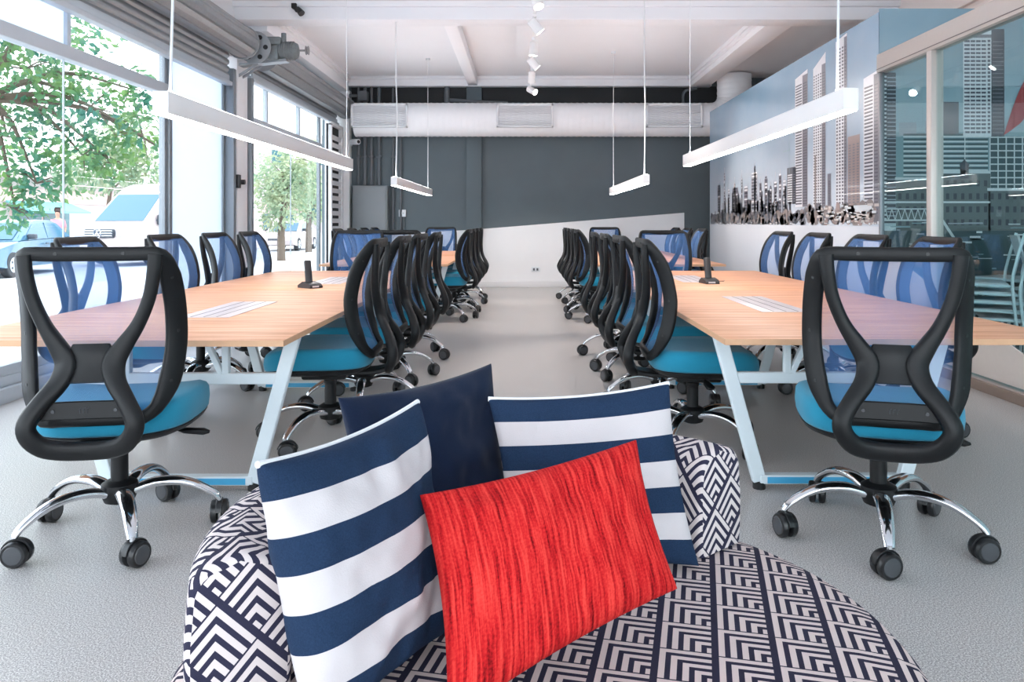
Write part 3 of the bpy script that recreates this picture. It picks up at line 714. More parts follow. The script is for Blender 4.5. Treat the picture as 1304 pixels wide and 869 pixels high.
# tall white slab with shaded flank
rp(4.05, 4.31, 1.98, 2.98, 'tower_white', 4); rp(4.31, 4.43, 1.98, 2.98, 'dark', 4); rp(4.05, 4.31, 2.90, 2.93, 'tower_shade', 5)
for k in range(24):
    z = 2.02 + k * 0.0365; rp(4.06, 4.26, z, z + 0.018, 'window', 5); rp(4.275, 4.30, z, z + 0.022, 'window', 5); rp(4.32, 4.42, z, z + 0.008, 'tower_shade', 5)
for a in (4.11, 4.16, 4.21): rp(a, a + 0.008, 2.0, 2.9, 'tower_white', 6)
# office block with white grid
rp(4.29, 5.2, 1.48, 1.99, 'teal_dark', 6)
for k in range(9): rp(4.29, 5.2, 1.48 + k * 0.062, 1.492 + k * 0.062, 'white', 7)
for k in range(13): rp(4.29 + k * 0.075, 4.302 + k * 0.075, 1.48, 1.99, 'white', 7)
# brick warehouses with arched windows and pale roofs
for a, b, z in ((3.43, 3.82, 1.60), (3.80, 4.30, 1.66), (4.28, 5.0, 1.50)):
    rp(a, b, 1.12, z, 'brick', 8); rp(a - 0.01, b, z - 0.012, z + 0.014, 'white', 9)
    n = int((b - a) / 0.07)
    for k in range(n):
        for zz in (1.17, 1.29, 1.41, 1.53):
            if zz + 0.07 < z: rp(a + 0.02 + k * 0.07, a + 0.05 + k * 0.07, zz, zz + 0.055, 'dark', 9)
rp(3.28, 4.3, 1.375, 1.392, 'white', 10)
rp(4.02, 4.10, 1.60, 1.72, 'dark', 9); q.poly([(4.01, yy - 0.006, 1.72), (4.11, yy - 0.006, 1.72), (4.06, yy - 0.006, 1.78)], I['dark']); rp(4.06, 4.068, 1.78, 2.05, 'white', 9)
# white truss footbridge
rp(3.30, 3.78, 1.315, 1.327, 'white', 11); rp(3.30, 3.78, 1.21, 1.225, 'white', 11)
for k in range(8):
    a = 3.30 + k * 0.06; Y = yy - 0.0075
    for s0, s1 in (((a, 1.22), (a + 0.03, 1.32)), ((a + 0.03, 1.32), (a + 0.06, 1.22))):
        q.poly([(s0[0] - 0.004, Y, s0[1]), (s0[0] + 0.004, Y, s0[1]), (s1[0] + 0.004, Y, s1[1]), (s1[0] - 0.004, Y, s1[1])], I['white'])
q.poly([(3.77, yy - 0.0075, 1.325), (3.80, yy - 0.0075, 1.325), (3.98, yy - 0.0075, 1.05), (3.95, yy - 0.0075, 1.05)], I['white'])
for _ in range(60):
    a = rnd.uniform(3.35, 4.9); z = rnd.uniform(0.75, 1.2); rp(a, a + rnd.uniform(0.03, 0.2), z, z + rnd.uniform(0.006, 0.02), rnd.choice(['white', 'low', 'teal_mid']), 12)
# red sail-shaped mast of the harbour bridge
cv = cr([(4.42, 2.00), (4.52, 2.30), (4.62, 2.52), (4.80, 2.78)], 5); cb = cr([(4.80, 2.50), (4.62, 2.17), (4.52, 2.07), (4.42, 2.0)], 5)
q.poly([(a, yy - 0.008, b) for a, b in cv + cb[:-1]], I['red'])
q.build('return_skyline_print', IM, mu, og, smooth=0, fix=False)

# ---- glazed partition in the mural plane, towards the camera
gp = thing('window_4', 'glazed partition with pale metal frame in front of the mural return', 'glass partition', (XR, 3.0, 0.0)); tag(gp, kind='structure'); og = gp.location.copy()
gx = XR
def gpart(n, lo, hi, mt, bev=0.004):
    z = MB(); z.box(lo, hi, bev=bev); return z.build(n, mt, gp, og)
gpart('header', (gx - 0.03, -4.0, 2.575), (gx + 0.07, 7.09, 2.74), champagne)
z = MB(); z.box((gx - 0.035, -4.0, 2.60), (gx + 0.075, 7.09, 2.606)); z.build('header_groove', hatch_line, gp, og)
gpart('sill', (gx - 0.02, -4.0, 0.0), (gx + 0.06, 7.09, 0.08), champagne)
for y in (6.14, 3.9, 1.6, -0.7, -3.0): gpart('mullion', (gx - 0.03, y, 0.08), (gx + 0.07, y + 0.075, 2.575), champagne)
gpart('end_post', (gx - 0.01, 7.06, 0.08), (gx + 0.03, 7.09, 2.575), alu)
for a, b in ((6.215, 7.06), (3.975, 6.14), (1.675, 3.9), (-0.625, 1.6), (-2.925, -0.7), (-4.0, -3.0)): gpart('pane', (gx + 0.012, a, 0.08), (gx + 0.022, b, 2.575), glass_teal, 0)
z = MB(); z.prism([(7.05, 0.10), (7.05, 0.98), (5.95, 0.60), (4.95, 0.30), (4.1, 0.10)], gx - 0.002, gx + 0.008, 'yz'); z.build('slanted_film', knee_white, gp, og, smooth=0)
m = MB(); m.box((gx - 0.045, -4.0, 0.0), (gx - 0.004, 13.5, 0.07), bev=0.004); S(m, 'baseboard_right', skirt_brown, 'taupe skirting along the mural and glazed partition', 'skirting')

# ================================================================== LAMPS
def pendant(label, xc, y0, y1, zb, cables, w=0.075, h=0.105):
    r = thing('pendant_lamp', label, 'pendant lamp', (xc, (y0 + y1) / 2, zb), 0, 'linear pendant lamps over the desks'); og = r.location.copy()
    q = MB(); t = 0.006
    q.box((xc - w / 2, y0, zb + h - t), (xc + w / 2, y1, zb + h), bev=0.002)
    for s_ in (-1, 1): q.box((xc + s_ * w / 2 - (t if s_ > 0 else 0), y0, zb), (xc + s_ * w / 2 + (0 if s_ > 0 else t), y1, zb + h - t), bev=0.001)
    for yy_ in (y0, y1 - t): q.box((xc - w / 2 + t, yy_, zb), (xc + w / 2 - t, yy_ + t, zb + h - t))
    q.build('housing', lamp_white, r, og)
    q = MB(); q.box((xc - w / 2 + t, y0 + t, zb - 0.004), (xc + w / 2 - t, y1 - t, zb + 0.03)); q.build('diffuser', lamp_glow, r, og)
    q = MB(); q.box((xc - w / 2 + 0.012, y0 + 0.05, zb + h), (xc + w / 2 - 0.012, y1 - 0.05, zb + h + 0.004)); q.build('added_uplight_strip', added_up, r, og)  # glowing strip added on top of the housing to brighten the ceiling
    for k, (yc, rad) in enumerate(cables):
        pts = [(xc, yc, ZC), (xc, yc, (zb + h + ZC) / 2 + 0.2), (xc + (0.012 if rad > 0.004 else 0), yc + 0.01, (zb + h + ZC) / 2 - 0.3), (xc, yc, zb + h)]
        q = MB(); q.tube(cr(pts, 5), rad, 8); q.cyl((xc, yc, ZC - 0.03), (xc, yc, ZC), 0.035, 14); q.cyl((xc, yc, zb + h), (xc, yc, zb + h + 0.02), 0.01, 8); q.build('cable', cable_white, r, og)
    return r
pendant('long white pendant lamp over the front window-side table', -1.70, 3.60, 7.50, 1.71, ((3.70, 0.007), (7.38, 0.003)))
pendant('long white pendant lamp over the front mural-side table', 1.556, 3.66, 7.35, 1.735, ((3.82, 0.007), (7.2, 0.003)))
pendant('slim white pendant lamp over the rear window-side table', -1.57, 9.30, 12.9, 1.645, ((9.45, 0.008), (12.6, 0.004)))
pendant('slim white pendant lamp over the rear mural-side table', 1.41, 8.85, 12.35, 1.645, ((9.0, 0.008), (12.1, 0.004)))

# ceiling track with spot heads
tr = thing('lighting_track', 'white lighting track hung along the middle of the ceiling', 'lighting track', (0.12, 10.0, 3.50)); og = tr.location.copy()
q = MB(); q.box((0.105, 4.5, 3.50), (0.135, 13.3, 3.535), bev=0.004); q.build('rail', lamp_white, tr, og)
for y in (5.2, 7.6, 10.0, 11.6, 13.1): q = MB(); q.cyl((0.12, y, 3.535), (0.12, y, ZC), 0.006, 8); q.cyl((0.12, y, ZC - 0.02), (0.12, y, ZC), 0.03, 12); q.build('hanger', cable_white, tr, og)
ordw = ['nearest the camera', 'second from the camera', 'third from the camera', 'fourth from the camera', 'fifth from the camera', 'last, closest to the end wall']
aim = [V((0.25, -0.35, -0.9)), V((0.6, 0.1, -0.75)), V((-0.05, 0.1, -1)), V((0.7, 0.15, -0.75)), V((0.0, 0.45, -1)), V((0.75, -0.6, -0.5))]
for k, y in enumerate((7.5, 8.5, 9.6, 10.5, 11.5, 12.7)):
    r = thing('spot_lamp', 'white track spot lamp on the ceiling rail, ' + ordw[k], 'spot lamp', (0.12, y, 3.40), 0, 'spot lamps on the ceiling track'); og = r.location.copy()
    d = aim[k].normalized(); c = V((0.12, y, 3.38))
    q = MB(); q.box((0.10, y - 0.04, 3.46), (0.14, y + 0.04, 3.50), bev=0.004); q.cyl((0.12, y, 3.46), c, 0.012, 10); q.build('stem', lamp_white, r, og)
    q = MB(); a = c - d * 0.06; b = c + d * 0.10
    q.tube([a - d * 0.01, a, b - d * 0.01, b], [0.035, 0.052, 0.056, 0.058], 20); q.build('lamp_head', lamp_white, r, og)
    q = MB(); q.tube([b - d * 0.002, b + d * 0.003], [0.046, 0.046], 20); q.build('lens', spot_glow, r, og)
    L = bpy.data.lights.new('spot_light', 'SPOT'); L.energy = 130; L.spot_size = math.radians(70); L.spot_blend = 0.6; L.shadow_soft_size = 0.05; L.color = (1.0, 0.90, 0.82)
    lo = bpy.data.objects.new('spot_light', L); COL.objects.link(lo); lo.parent = r; lo.location = (b + d * 0.02) - og; lo.rotation_euler = d.to_track_quat('-Z', 'Y').to_euler()
# small black clamp fitting on the cross beam
cf = thing('clamp_lamp', 'small black clamp fitting under the white cross beam', 'clamp lamp', (-2.72, 9.28, 3.58)); og = cf.location.copy()
q = MB(); q.box((-2.80, 9.26, 3.78), (-2.74, 9.335, 3.84), bev=0.006); q.tube([(-2.77, 9.29, 3.78), (-2.74, 9.27, 3.74), (-2.70, 9.25, 3.73)], 0.012, 8); q.build('clamp', motor_black, cf, og)
q = MB(); q.tube([(-2.72, 9.25, 3.77), (-2.66, 9.22, 3.70)], [0.03, 0.042], 12); q.build('head', motor_black, cf, og)

# ================================================================== TABLES
TZ = 0.72
def table(label, xi, xo, y0, y1, seams, frames, hatches):
    """xi aisle edge, xo outer edge; frames stand nearer the aisle side"""
    s_ = 1 if xo > xi else -1
    r = thing('meeting_table', label, 'table', ((xi + xo) / 2, (y0 + y1) / 2, 0.0)); og = r.location.copy()
    ys = [y0] + list(seams) + [y1]
    for a, b in zip(ys, ys[1:]):
        q = MB(); lo, hi = min(xi, xo), max(xi, xo)
        q.box((lo + 0.002, a + 0.001, TZ - 0.026), (hi - 0.002, b - 0.001, TZ), bev=0.002); q.build('tabletop', wood, r, og)
        q = MB()
        q.box((lo, a, TZ - 0.025), (lo + 0.002, b, TZ - 0.001)); q.box((hi - 0.002, a, TZ - 0.025), (hi, b, TZ - 0.001))
        if a == y0: q.box((lo, a, TZ - 0.025), (hi, a + 0.001, TZ - 0.001))
        if b == y1: q.box((lo, b - 0.001, TZ - 0.025), (hi, b, TZ - 0.001))
        q.build('edge_band', edge_tan, r, og)
    for (xa, xb, a, b) in hatches:
        q = MB(); q.box((min(xa, xb), a, TZ), (max(xa, xb), b, TZ + 0.003), bev=0.001); h = q.build('cable_hatch', hatch_grey, r, og)
        q = MB(); w = abs(xb - xa); l_ = min(xa, xb)
        for t in (0.25, 0.5, 0.75): q.box((l_ + w * t - 0.003, a + 0.01, TZ + 0.003), (l_ + w * t + 0.003, b - 0.01, TZ + 0.0038))
        q.build('hatch_slot', hatch_line, h, og)
    ta, tb, fa, fb = xi + s_ * 0.055, xi + s_ * 1.06, xi + s_ * 0.235, xi + s_ * 0.885
    for fy in frames:
        zt = TZ - 0.027
        for (xt, xf) in ((ta, fa), (tb, fb)):
            q = MB(); q.beam((xt, fy, zt), (xf, fy, 0.035), 0.06, 0.04, up=(0, 1, 0), bev=0.004); q.cyl((xf, fy, 0.0), (xf, fy, 0.03), 0.028, 14, 1); q.build('leg', [frame_white, black_gloss], r, og)
        q = MB(); q.beam((fa, fy, 0.045), (fb, fy, 0.045), 0.05, 0.04, bev=0.004); fr = q.build('foot_rail', frame_white, r, og)
        q = MB(); q.box((min(fa, fb) + 0.03, fy - 0.0265, 0.03), (max(fa, fb) - 0.03, fy - 0.025, 0.058)); q.build('blue_strip', strip_blue, fr, og)  # thin blue strip along the near face of the foot rail
        zc = 0.50; t = (zt - zc) / (zt - 0.035); xa_, xb_ = ta + (fa - ta) * t, tb + (fb - tb) * t
        q = MB(); q.beam((xa_, fy, zc), (xb_, fy, zc), 0.032, 0.05, bev=0.004); q.build('crossbar', frame_white, r, og)
        for xm in (xi + s_ * 0.36, xi + s_ * 0.80):
            q = MB(); q.beam((xm, fy, zc), (xm, fy, zt), 0.03, 0.03, up=(0, 1, 0)); q.beam((xm + s_ * 0.02, fy, zc + 0.02), (xm + s_ * 0.10, fy, zt), 0.025, 0.03, up=(0, 1, 0)); q.build('brace', frame_white, r, og)
    for xm in (xi + s_ * 0.36, xi + s_ * 0.80):
        q = MB(); q.beam((xm, frames[0], TZ - 0.055), (xm, frames[-1], TZ - 0.055), 0.04, 0.05, bev=0.003); q.build('long_rail', frame_white, r, og)
    return r
table('long wood-topped meeting table by the first shop window, phone on it', -0.974, -2.434, 3.12, 7.60, (5.40,), (3.45, 5.48, 7.42), ((-1.48, -1.74, 3.86, 4.62), (-1.42, -1.68, 5.95, 6.7)))
table('long wood-topped meeting table by the glazed partition, upright phone on it', 0.826, 2.286, 3.16, 7.60, (5.40,), (3.47, 5.56, 7.42), ((1.27, 1.53, 4.10, 4.95), (1.27, 1.53, 6.12, 6.9)))
table('rear wood-topped meeting table near the electrical panel', -0.87, -2.33, 8.75, 12.85, (10.8,), (9.10, 10.775, 12.57), ())
table('rear wood-topped meeting table beside the far end of the mural', 0.84, 2.30, 8.75, 12.85, (10.8,), (8.98, 10.72, 12.54), ())

# cordless phones
def phone(label, x0, y0, rz, lean):
    r = thing('cordless_phone', label, 'phone', (x0, y0, TZ + 0.001), rz)
    q = MB(); q.prism([(-0.075, 0), (0.075, 0), (0.075, 0.018), (0.02, 0.045), (-0.055, 0.03), (-0.075, 0.012)], -0.055, 0.055, 'yz'); q.build('charging_base', phone_dark, r, None, loc=(0, 0, 0))
    q = MB(); q.box((-0.035, -0.0772, 0.006), (0.02, -0.0745, 0.018)); q.build('base_label', phone_silver, r, None, loc=(0, 0, 0))
    d = V((lean, 0.30, 1)).normalized(); b = V((0, 0.012, 0.030)); R = d.to_track_quat('Z', 'Y').to_matrix()
    q = MB(); q.box((-0.026, -0.014, 0.0), (0.026, 0.014, 0.175), bev=0.010); q.v = [R @ p + b for p in q.v]; h = q.build('handset', phone_dark, r, None, loc=(0, 0, 0))
    q = MB(); q.box((-0.019, -0.0155, 0.115), (0.019, -0.0135, 0.150), bev=0.0005)
    for a in range(3):
        for c in range(4): q.box((-0.019 + a * 0.014, -0.0155, 0.03 + c * 0.019), (-0.009 + a * 0.014, -0.0135, 0.042 + c * 0.019))
    q.v = [R @ p + b for p in q.v]; q.build('keypad', phone_silver, h, None, loc=(0, 0, 0))
    q = MB(); q.tube(cr([(0.05, 0.06, 0.014), (0.10, 0.12, 0.0075), (0.16, 0.10, 0.0075), (0.20, 0.18, 0.0075)], 4), 0.0025, 6); q.build('cord', phone_dark, r, None, loc=(0, 0, 0))
    return r
phone('dark cordless phone standing in its charger on the window-side table', -1.56, 5.62, 0.9, 0.12)
phone('dark cordless phone with silver keys on the table near the mural', 1.45, 6.02, 0.15, 0.03)

# ================================================================== OFFICE CHAIRS
HW = [(0.50, 0.160), (0.53, 0.200), (0.58, 0.226), (0.66, 0.243), (0.76, 0.252), (0.88, 0.252), (0.98, 0.247), (1.05, 0.240), (1.075, 0.232), (1.09, 0.218)]
YS = [(0.50, -0.245), (0.56, -0.210), (0.64, -0.178), (0.72, -0.160), (0.80, -0.157), (0.88, -0.168), (0.96, -0.193), (1.03, -0.228), (1.09, -0.270)]
def wrap(x): return -0.030 * (1 - min(1, abs(x) / 0.25) ** 2)
def make_chair():
    r = thing('office_chair', 'chair', 'office chair')
    # --- seat cushion (rounded square, dished, waterfall front) over a black shell
    def outline(a, w, d):
        e = 3.2; c, s_ = math.cos(a), math.sin(a)
        x = w * math.copysign(abs(c) ** (2 / e), c); y = d * math.copysign(abs(s_) ** (2 / e), s_)
        return x * (1.0 + 0.05 * (y / d)), y
    def ringed(rings, nn=44):
        q = MB()
        for (w, d, z, dish) in rings:
            for k in range(nn):
                x, y = outline(2 * PI * k / nn, w, d)
                front = max(0, (y - 0.12) / 0.14); q.v.append(V((x, y + 0.045, z - dish * (front ** 2) * 0.030 + dish * 0.012 * (x / 0.28) ** 2)))
        for i in range(len(rings) - 1):
            for k in range(nn): q.face((i * nn + k, i * nn + (k + 1) % nn, (i + 1) * nn + (k + 1) % nn, (i + 1) * nn + k))
        q.face([k for k in range(nn)][::-1]); q.face([(len(rings) - 1) * nn + k for k in range(nn)])
        return q
    W, D = 0.288, 0.278
    q = ringed([(W * .975, D * .975, 0.430, .6), (W * 1.0, D * 1.0, 0.440, .6), (W * 1.014, D * 1.014, 0.474, .8), (W * 1.005, D * 1.005, 0.508, 1), (W * .97, D * .97, 0.526, 1), (W * .90, D * .90, 0.536, 1), (W * .7, D * .7, 0.533, .6), (W * .4, D * .4, 0.527, .2), (0.02, 0.02, 0.524, 0)])
    q.build('seat', seat_blue, r, smooth=60)
    q = ringed([(W * .55, D * .55, 0.386, .2), (W * .80, D * .80, 0.394, .4), (W * .95, D * .95, 0.411, .6), (W * .985, D * .985, 0.426, .6), (W * .97, D * .97, 0.4315, .6)])
    q.build('seat_shell', black_plastic, r, smooth=60)
    q = MB(); q.box((-0.085, -0.10, 0.350), (0.085, 0.14, 0.400), bev=0.012); q.box((-0.055, -0.22, 0.370), (0.055, -0.08, 0.402), bev=0.008); q.build('tilt_mechanism', black_plastic, r)
    q = MB(); q.tube([(0.06, 0.03, 0.39), (0.19, 0.03, 0.385), (0.22, 0.03, 0.380)], 0.006, 8); q.tube([(0.20, 0.03, 0.384), (0.23, 0.03, 0.378), (0.30, 0.035, 0.370), (0.322, 0.036, 0.368)], [0.008, 0.020, 0.024, 0.010], 10, flat=0.55); q.build('height_lever', black_plastic, r)
    # --- mesh-carrying outer frame
    zs = [0.53, 0.56, 0.60, 0.65, 0.70, 0.75, 0.80, 0.85, 0.90, 0.95, 1.0, 1.04, 1.068]
    rt = [(interp(HW, z), interp(YS, z), z) for z in zs]
    top = [(x, -0.266 + wrap(x) * 0.6, 1.088) for x in (0.212, 0.14, 0.07, 0, -0.07, -0.14, -0.212)]
    lf = [(-a, b, c) for a, b, c in rt[::-1]]
    bot = [(x, -0.245 + wrap(x) * 0.4, 0.503) for x in (-0.165, -0.10, -0.05, 0, 0.05, 0.10, 0.165)]
    loop = cr(rt + top + lf + bot + [rt[0]], 2)[:-1]
    ws = [0.046 + 0.034 * max(0, min(1, (p[2] - 0.52) / 0.10)) * max(0, min(1, (1.10 - p[2]) / 0.10)) for p in loop]
    refs = []
    for p in loop:
        # broad face turned outwards along the sides
        sgn = 1 if p[0] > 0 else -1; f = min(1, abs(p[0]) / 0.25); refs.append(V((sgn * 0.95 * f ** 3, -1, 0)))
    q = MB(); q.band(loop, ws, 0.026, refs, mode='normal', closed=True)
    for s_ in (-1, 1):
        for z in (0.62, 0.80, 1.0):
            p = V((s_ * interp(HW, z), interp(YS, z), z)); n_ = V((s_ * 0.9, -1, 0)).normalized(); q.cyl(p + n_ * 0.010, p + n_ * 0.0145, 0.006, 10, 1)
        p = V((s_ * 0.11, -0.280, 1.090)); q.cyl(p + V((0, -0.010, 0)), p + V((0, -0.0155, 0)), 0.006, 10, 1)
    q.build('back_frame', [black_plastic, black_gloss], r, smooth=50)
    # --- woven mesh
    q = MB(); nu, nz = 12, 20
    for j in range(nz + 1):
        z = 0.515 + (1.078 - 0.515) * j / nz; hw = interp(HW, z) - 0.004
        for i in range(nu + 1):
            x = hw * (-1 + 2 * i / nu); q.v.append(V((x, interp(YS, z) + 0.024 * (abs(x) / hw) ** 2 + wrap(x) * 0.6, z)))
    for j in range(nz):
        for i in range(nu):
            a = j * (nu + 1) + i; idx = (a, a + 1, a + nu + 2, a + nu + 1)
            q.face(idx, 0, [(q.v[k].x, q.v[k].z) for k in idx])
    q.build('back_mesh', chair_mesh, r, smooth=60, fix=False)
    # --- hour-glass spine behind the mesh
    q = MB()
    base = [(0.214, -0.282, 1.086), (0.208, -0.280, 1.02), (0.190, -0.272, 0.93), (0.154, -0.268, 0.84), (0.108, -0.274, 0.765), (0.078, -0.284, 0.708), (0.092, -0.308, 0.645), (0.138, -0.342, 0.580), (0.170, -0.362, 0.52), (0.164, -0.360, 0.474), (0.128, -0.342, 0.432), (0.070, -0.326, 0.414), (0.0, -0.320, 0.410)]
    wd = [.050, .046, .044, .046, .060, .076, .066, .058, .060, .062, .064, .064, .064]
    th = [.028, .032, .038, .042, .040, .034, .038, .044, .048, .048, .044, .038, .036]
    c = cr([b + (w, t) for b, w, t in zip(base, wd, th)], 4)
    for s_ in (-1, 1):
        pts = [(s_ * p[0], p[1], p[2]) for p in c]
        rf = [V((s_ * 0.25, -1, 0.15)) if p[2] > 0.46 else V((0, -1, -0.25)) for p in pts]
        q.band(pts, [p[3] for p in c], [p[4] for p in c], rf, mode='normal')
    wp = cr([(0, -0.270, 0.772, 0.12), (0, -0.277, 0.742, 0.15), (0, -0.284, 0.708, 0.15), (0, -0.294, 0.672, 0.16), (0, -0.304, 0.642, 0.17)], 3)
    q.band([p[:3] for p in wp], [p[3] for p in wp], 0.022, (0, -1, 0.15), mode='normal')
    q.build('back_support', black_plastic, r, smooth=50)
    q = MB(); q.band(cr([(-0.155, -0.330, 0.552), (-0.08, -0.324, 0.552), (0, -0.322, 0.552), (0.08, -0.324, 0.552), (0.155, -0.330, 0.552)], 3), 0.062, 0.014, (0, -1, 0.1), mode='normal'); pl = q.build('lumbar_plate', black_plastic, r)
    q = MB()
    for xx in (-0.012, 0.0, 0.012): q.tube([(xx - 0.004, -0.3305, 0.543), (xx - 0.004, -0.3305, 0.559), (xx + 0.003, -0.3305, 0.561)], 0.0014, 6)
    for xx in (-0.10, 0.10): q.cyl((xx, -0.336, 0.552), (xx, -0.329, 0.552), 0.006, 10)
    q.build('emblem', caster_grey, pl)
    q = MB(); q.band(cr([(0, -0.318, 0.405), (0, -0.25, 0.388), (0, -0.15, 0.384), (0, -0.05, 0.386)], 3), [0.14] * 10, 0.026, (1, 0, 0)); q.build('support_bracket', black_plastic, r)
    # --- column, hub, five chrome legs with twin-wheel casters
    q = MB(); q.cyl((0, 0, 0.18), (0, 0, 0.325), 0.031, 20); q.lathe([(0.031, 0.315), (0.035, 0.325), (0.035, 0.336), (0.02, 0.338)], n=20); q.cyl((0, 0, 0.33), (0, 0, 0.372), 0.017, 16, 1); q.build('gas_column', [black_plastic, chrome], r)
    q = MB(); q.lathe([(0.030, 0.118), (0.054, 0.128), (0.066, 0.160), (0.064, 0.195), (0.042, 0.208), (0.03, 0.208)], n=24); q.build('base_hub', black_plastic, r)
    ql = MB()
    lp = cr([(0, 0.05, 0.165, .034), (0, 0.12, 0.186, .033), (0, 0.20, 0.186, .031), (0, 0.27, 0.166, .028), (0, 0.335, 0.126, .024), (0, 0.360, 0.098, .020)], 4)
    ql.tube([p[:3] for p in lp], [p[3] * 0.92 for p in lp], 12, flat=0.60)
    qc = MB(); wr_ = 0.045; cy_ = 0.372
    for s_ in (-1, 1):
        qc.lathe([(0.008, s_ * 0.006), (0.038, s_ * 0.006), (wr_, s_ * 0.011), (wr_, s_ * 0.026), (0.040, s_ * 0.032)], (0.0, cy_, wr_), 22, ax='x')
        qc.lathe([(0.004, s_ * 0.0315), (0.033, s_ * 0.0315), (0.030, s_ * 0.0345), (0.004, s_ * 0.036)], (0.0, cy_, wr_), 18, 1, ax='x')
    qc.band([(0, cy_ + 0.049 * math.cos(a), wr_ + 0.049 * math.sin(a)) for a in [PI * (0.05 + 0.9 * k / 10) for k in range(11)]], 0.024, 0.007, (1, 0, 0))
    qc.cyl((0, 0.360, 0.085), (0, 0.360, 0.108), 0.010, 10, 2)
    l0 = ql.build('leg', chrome, r, smooth=60); c0 = qc.build('caster', [black_gloss, caster_grey, chrome], l0, smooth=40)
    for k in range(5):
        if k == 0: l = l0
        else:
            l = l0.copy(); COL.objects.link(l); l.parent = r
            c_ = c0.copy(); COL.objects.link(c_); c_.parent = l
        l.rotation_euler = (0, 0, 2 * PI * k / 5)
    return r
chair0 = make_chair()
LEGS = {}
def chair(x, y, rz, label, group, base=0.0):
    global chair0
    if 'used' not in LEGS: c = chair0; LEGS['used'] = 1
    else: c = copy_tree(chair0)
    c.location = (x, y, 0); c.rotation_euler = (0, 0, math.radians(rz))
    tag(c, label, 'office chair', group)
    for k, l in enumerate(sorted([o for o in c.children if o.name.startswith('leg')], key=lambda o: o.name)):
        l.rotation_euler = (0, 0, 2 * PI * k / 5 + math.radians(base - rz))
        for w in l.children:
            a = math.radians(random.Random(int(x * 991 + y * 177 + k * 13)).uniform(-150, 150))
            # swivel the caster about its own stem
            w.rotation_euler = (0, 0, a)
            w.location = V((0, 0.360, 0)) - Matrix.Rotation(a, 3, 'Z') @ V((0, 0.360, 0))
    return c
ordn = ['first', 'second', 'third', 'fourth', 'fifth']
chair(-1.56, 2.97, 9, 'black mesh chair at the sofa end of the front window-side table', 'chairs at the near table ends', base=-2)
chair(1.355, 2.94, -16, 'black mesh chair at the sofa end of the front mural-side table', 'chairs at the near table ends', base=16.6)
for k, (x, y, a) in enumerate(((-1.06, 4.22, 92), (-1.05, 5.05, 90), (-1.05, 5.90, 88), (-1.04, 6.85, 90))):
    chair(x, y, a, '%s black chair from the sofa on the aisle side of the front window-side table' % ordn[k], 'aisle chairs of the front window-side table', base=12 + 31 * k)
for k, (x, y, a) in enumerate(((0.91, 4.15, -92), (0.90, 5.10, -88), (0.90, 6.02, -90), (0.90, 6.92, -91))):
    chair(x, y, a, '%s black chair from the sofa on the aisle side of the front mural-side table' % ordn[k], 'aisle chairs of the front mural-side table', base=5 + 27 * k)
for k, (x, y, a) in enumerate(((-2.37, 4.55, -86), (-2.33, 5.55, -91), (-2.33, 6.45, -90), (-2.33, 7.25, -89))):
    chair(x, y, a, '%s blue mesh chair from the sofa between the shop window and the front table' % ordn[k], 'window-side chairs of the front window-side table', base=20 + 23 * k)
for k, (x, y, a) in enumerate(((2.19, 4.55, 87), (2.19, 5.43, 91), (2.19, 6.40, 89), (2.19, 7.28, 91))):
    chair(x, y, a, '%s blue mesh chair from the sofa between the front table and the mural' % ordn[k], 'mural-side chairs of the front mural-side table', base=9 + 19 * k)
chair(-1.76, 7.93, 177, 'blue mesh chair facing us at the far end of the front window-side table', 'chairs at the far table ends', base=10)
chair(1.50, 7.97, 183, 'blue mesh chair facing us at the far end of the front mural-side table', 'chairs at the far table ends', base=40)
chair(-1.40, 8.72, 2, 'dark chair with its back to us at the rear table by the electrical panel', 'chairs at the rear table ends', base=180)
for k, y in enumerate((9.50, 10.35, 11.2, 12.1)):
    chair(-0.94, y, 90 + (-2, 1, 0, 2)[k], '%s small black chair from the camera, aisle side of the rear window-side table' % ordn[k], 'aisle chairs of the rear window-side table', base=33 * k)
    chair(0.92, y - 0.05, -90 + (2, 0, -1, 1)[k], '%s small black chair from the camera, aisle side of the rear mural-side table' % ordn[k], 'aisle chairs of the rear mural-side table', base=29 * k + 8)
for k, y in enumerate((10.35, 11.2, 12.05, 12.9)):
    chair(-2.24, y, -90, '%s distant chair from the camera, between the electrical panel and the rear table' % ordn[k], 'window-side chairs of the rear window-side table', base=15 * k)
for k, y in enumerate((10.65, 11.6, 12.5)):
    chair(2.21, y, 90, '%s distant chair from the camera between the rear table and the mural' % ordn[k], 'mural-side chairs of the rear mural-side table', base=25 * k)
chair(-1.45, 13.27, 180, 'distant chair facing us between the rear window-side table and the end wall', 'chairs at the rear table ends', base=3)
chair(1.42, 13.27, 180, 'distant chair facing us between the rear mural-side table and the end wall', 'chairs at the rear table ends', base=50)
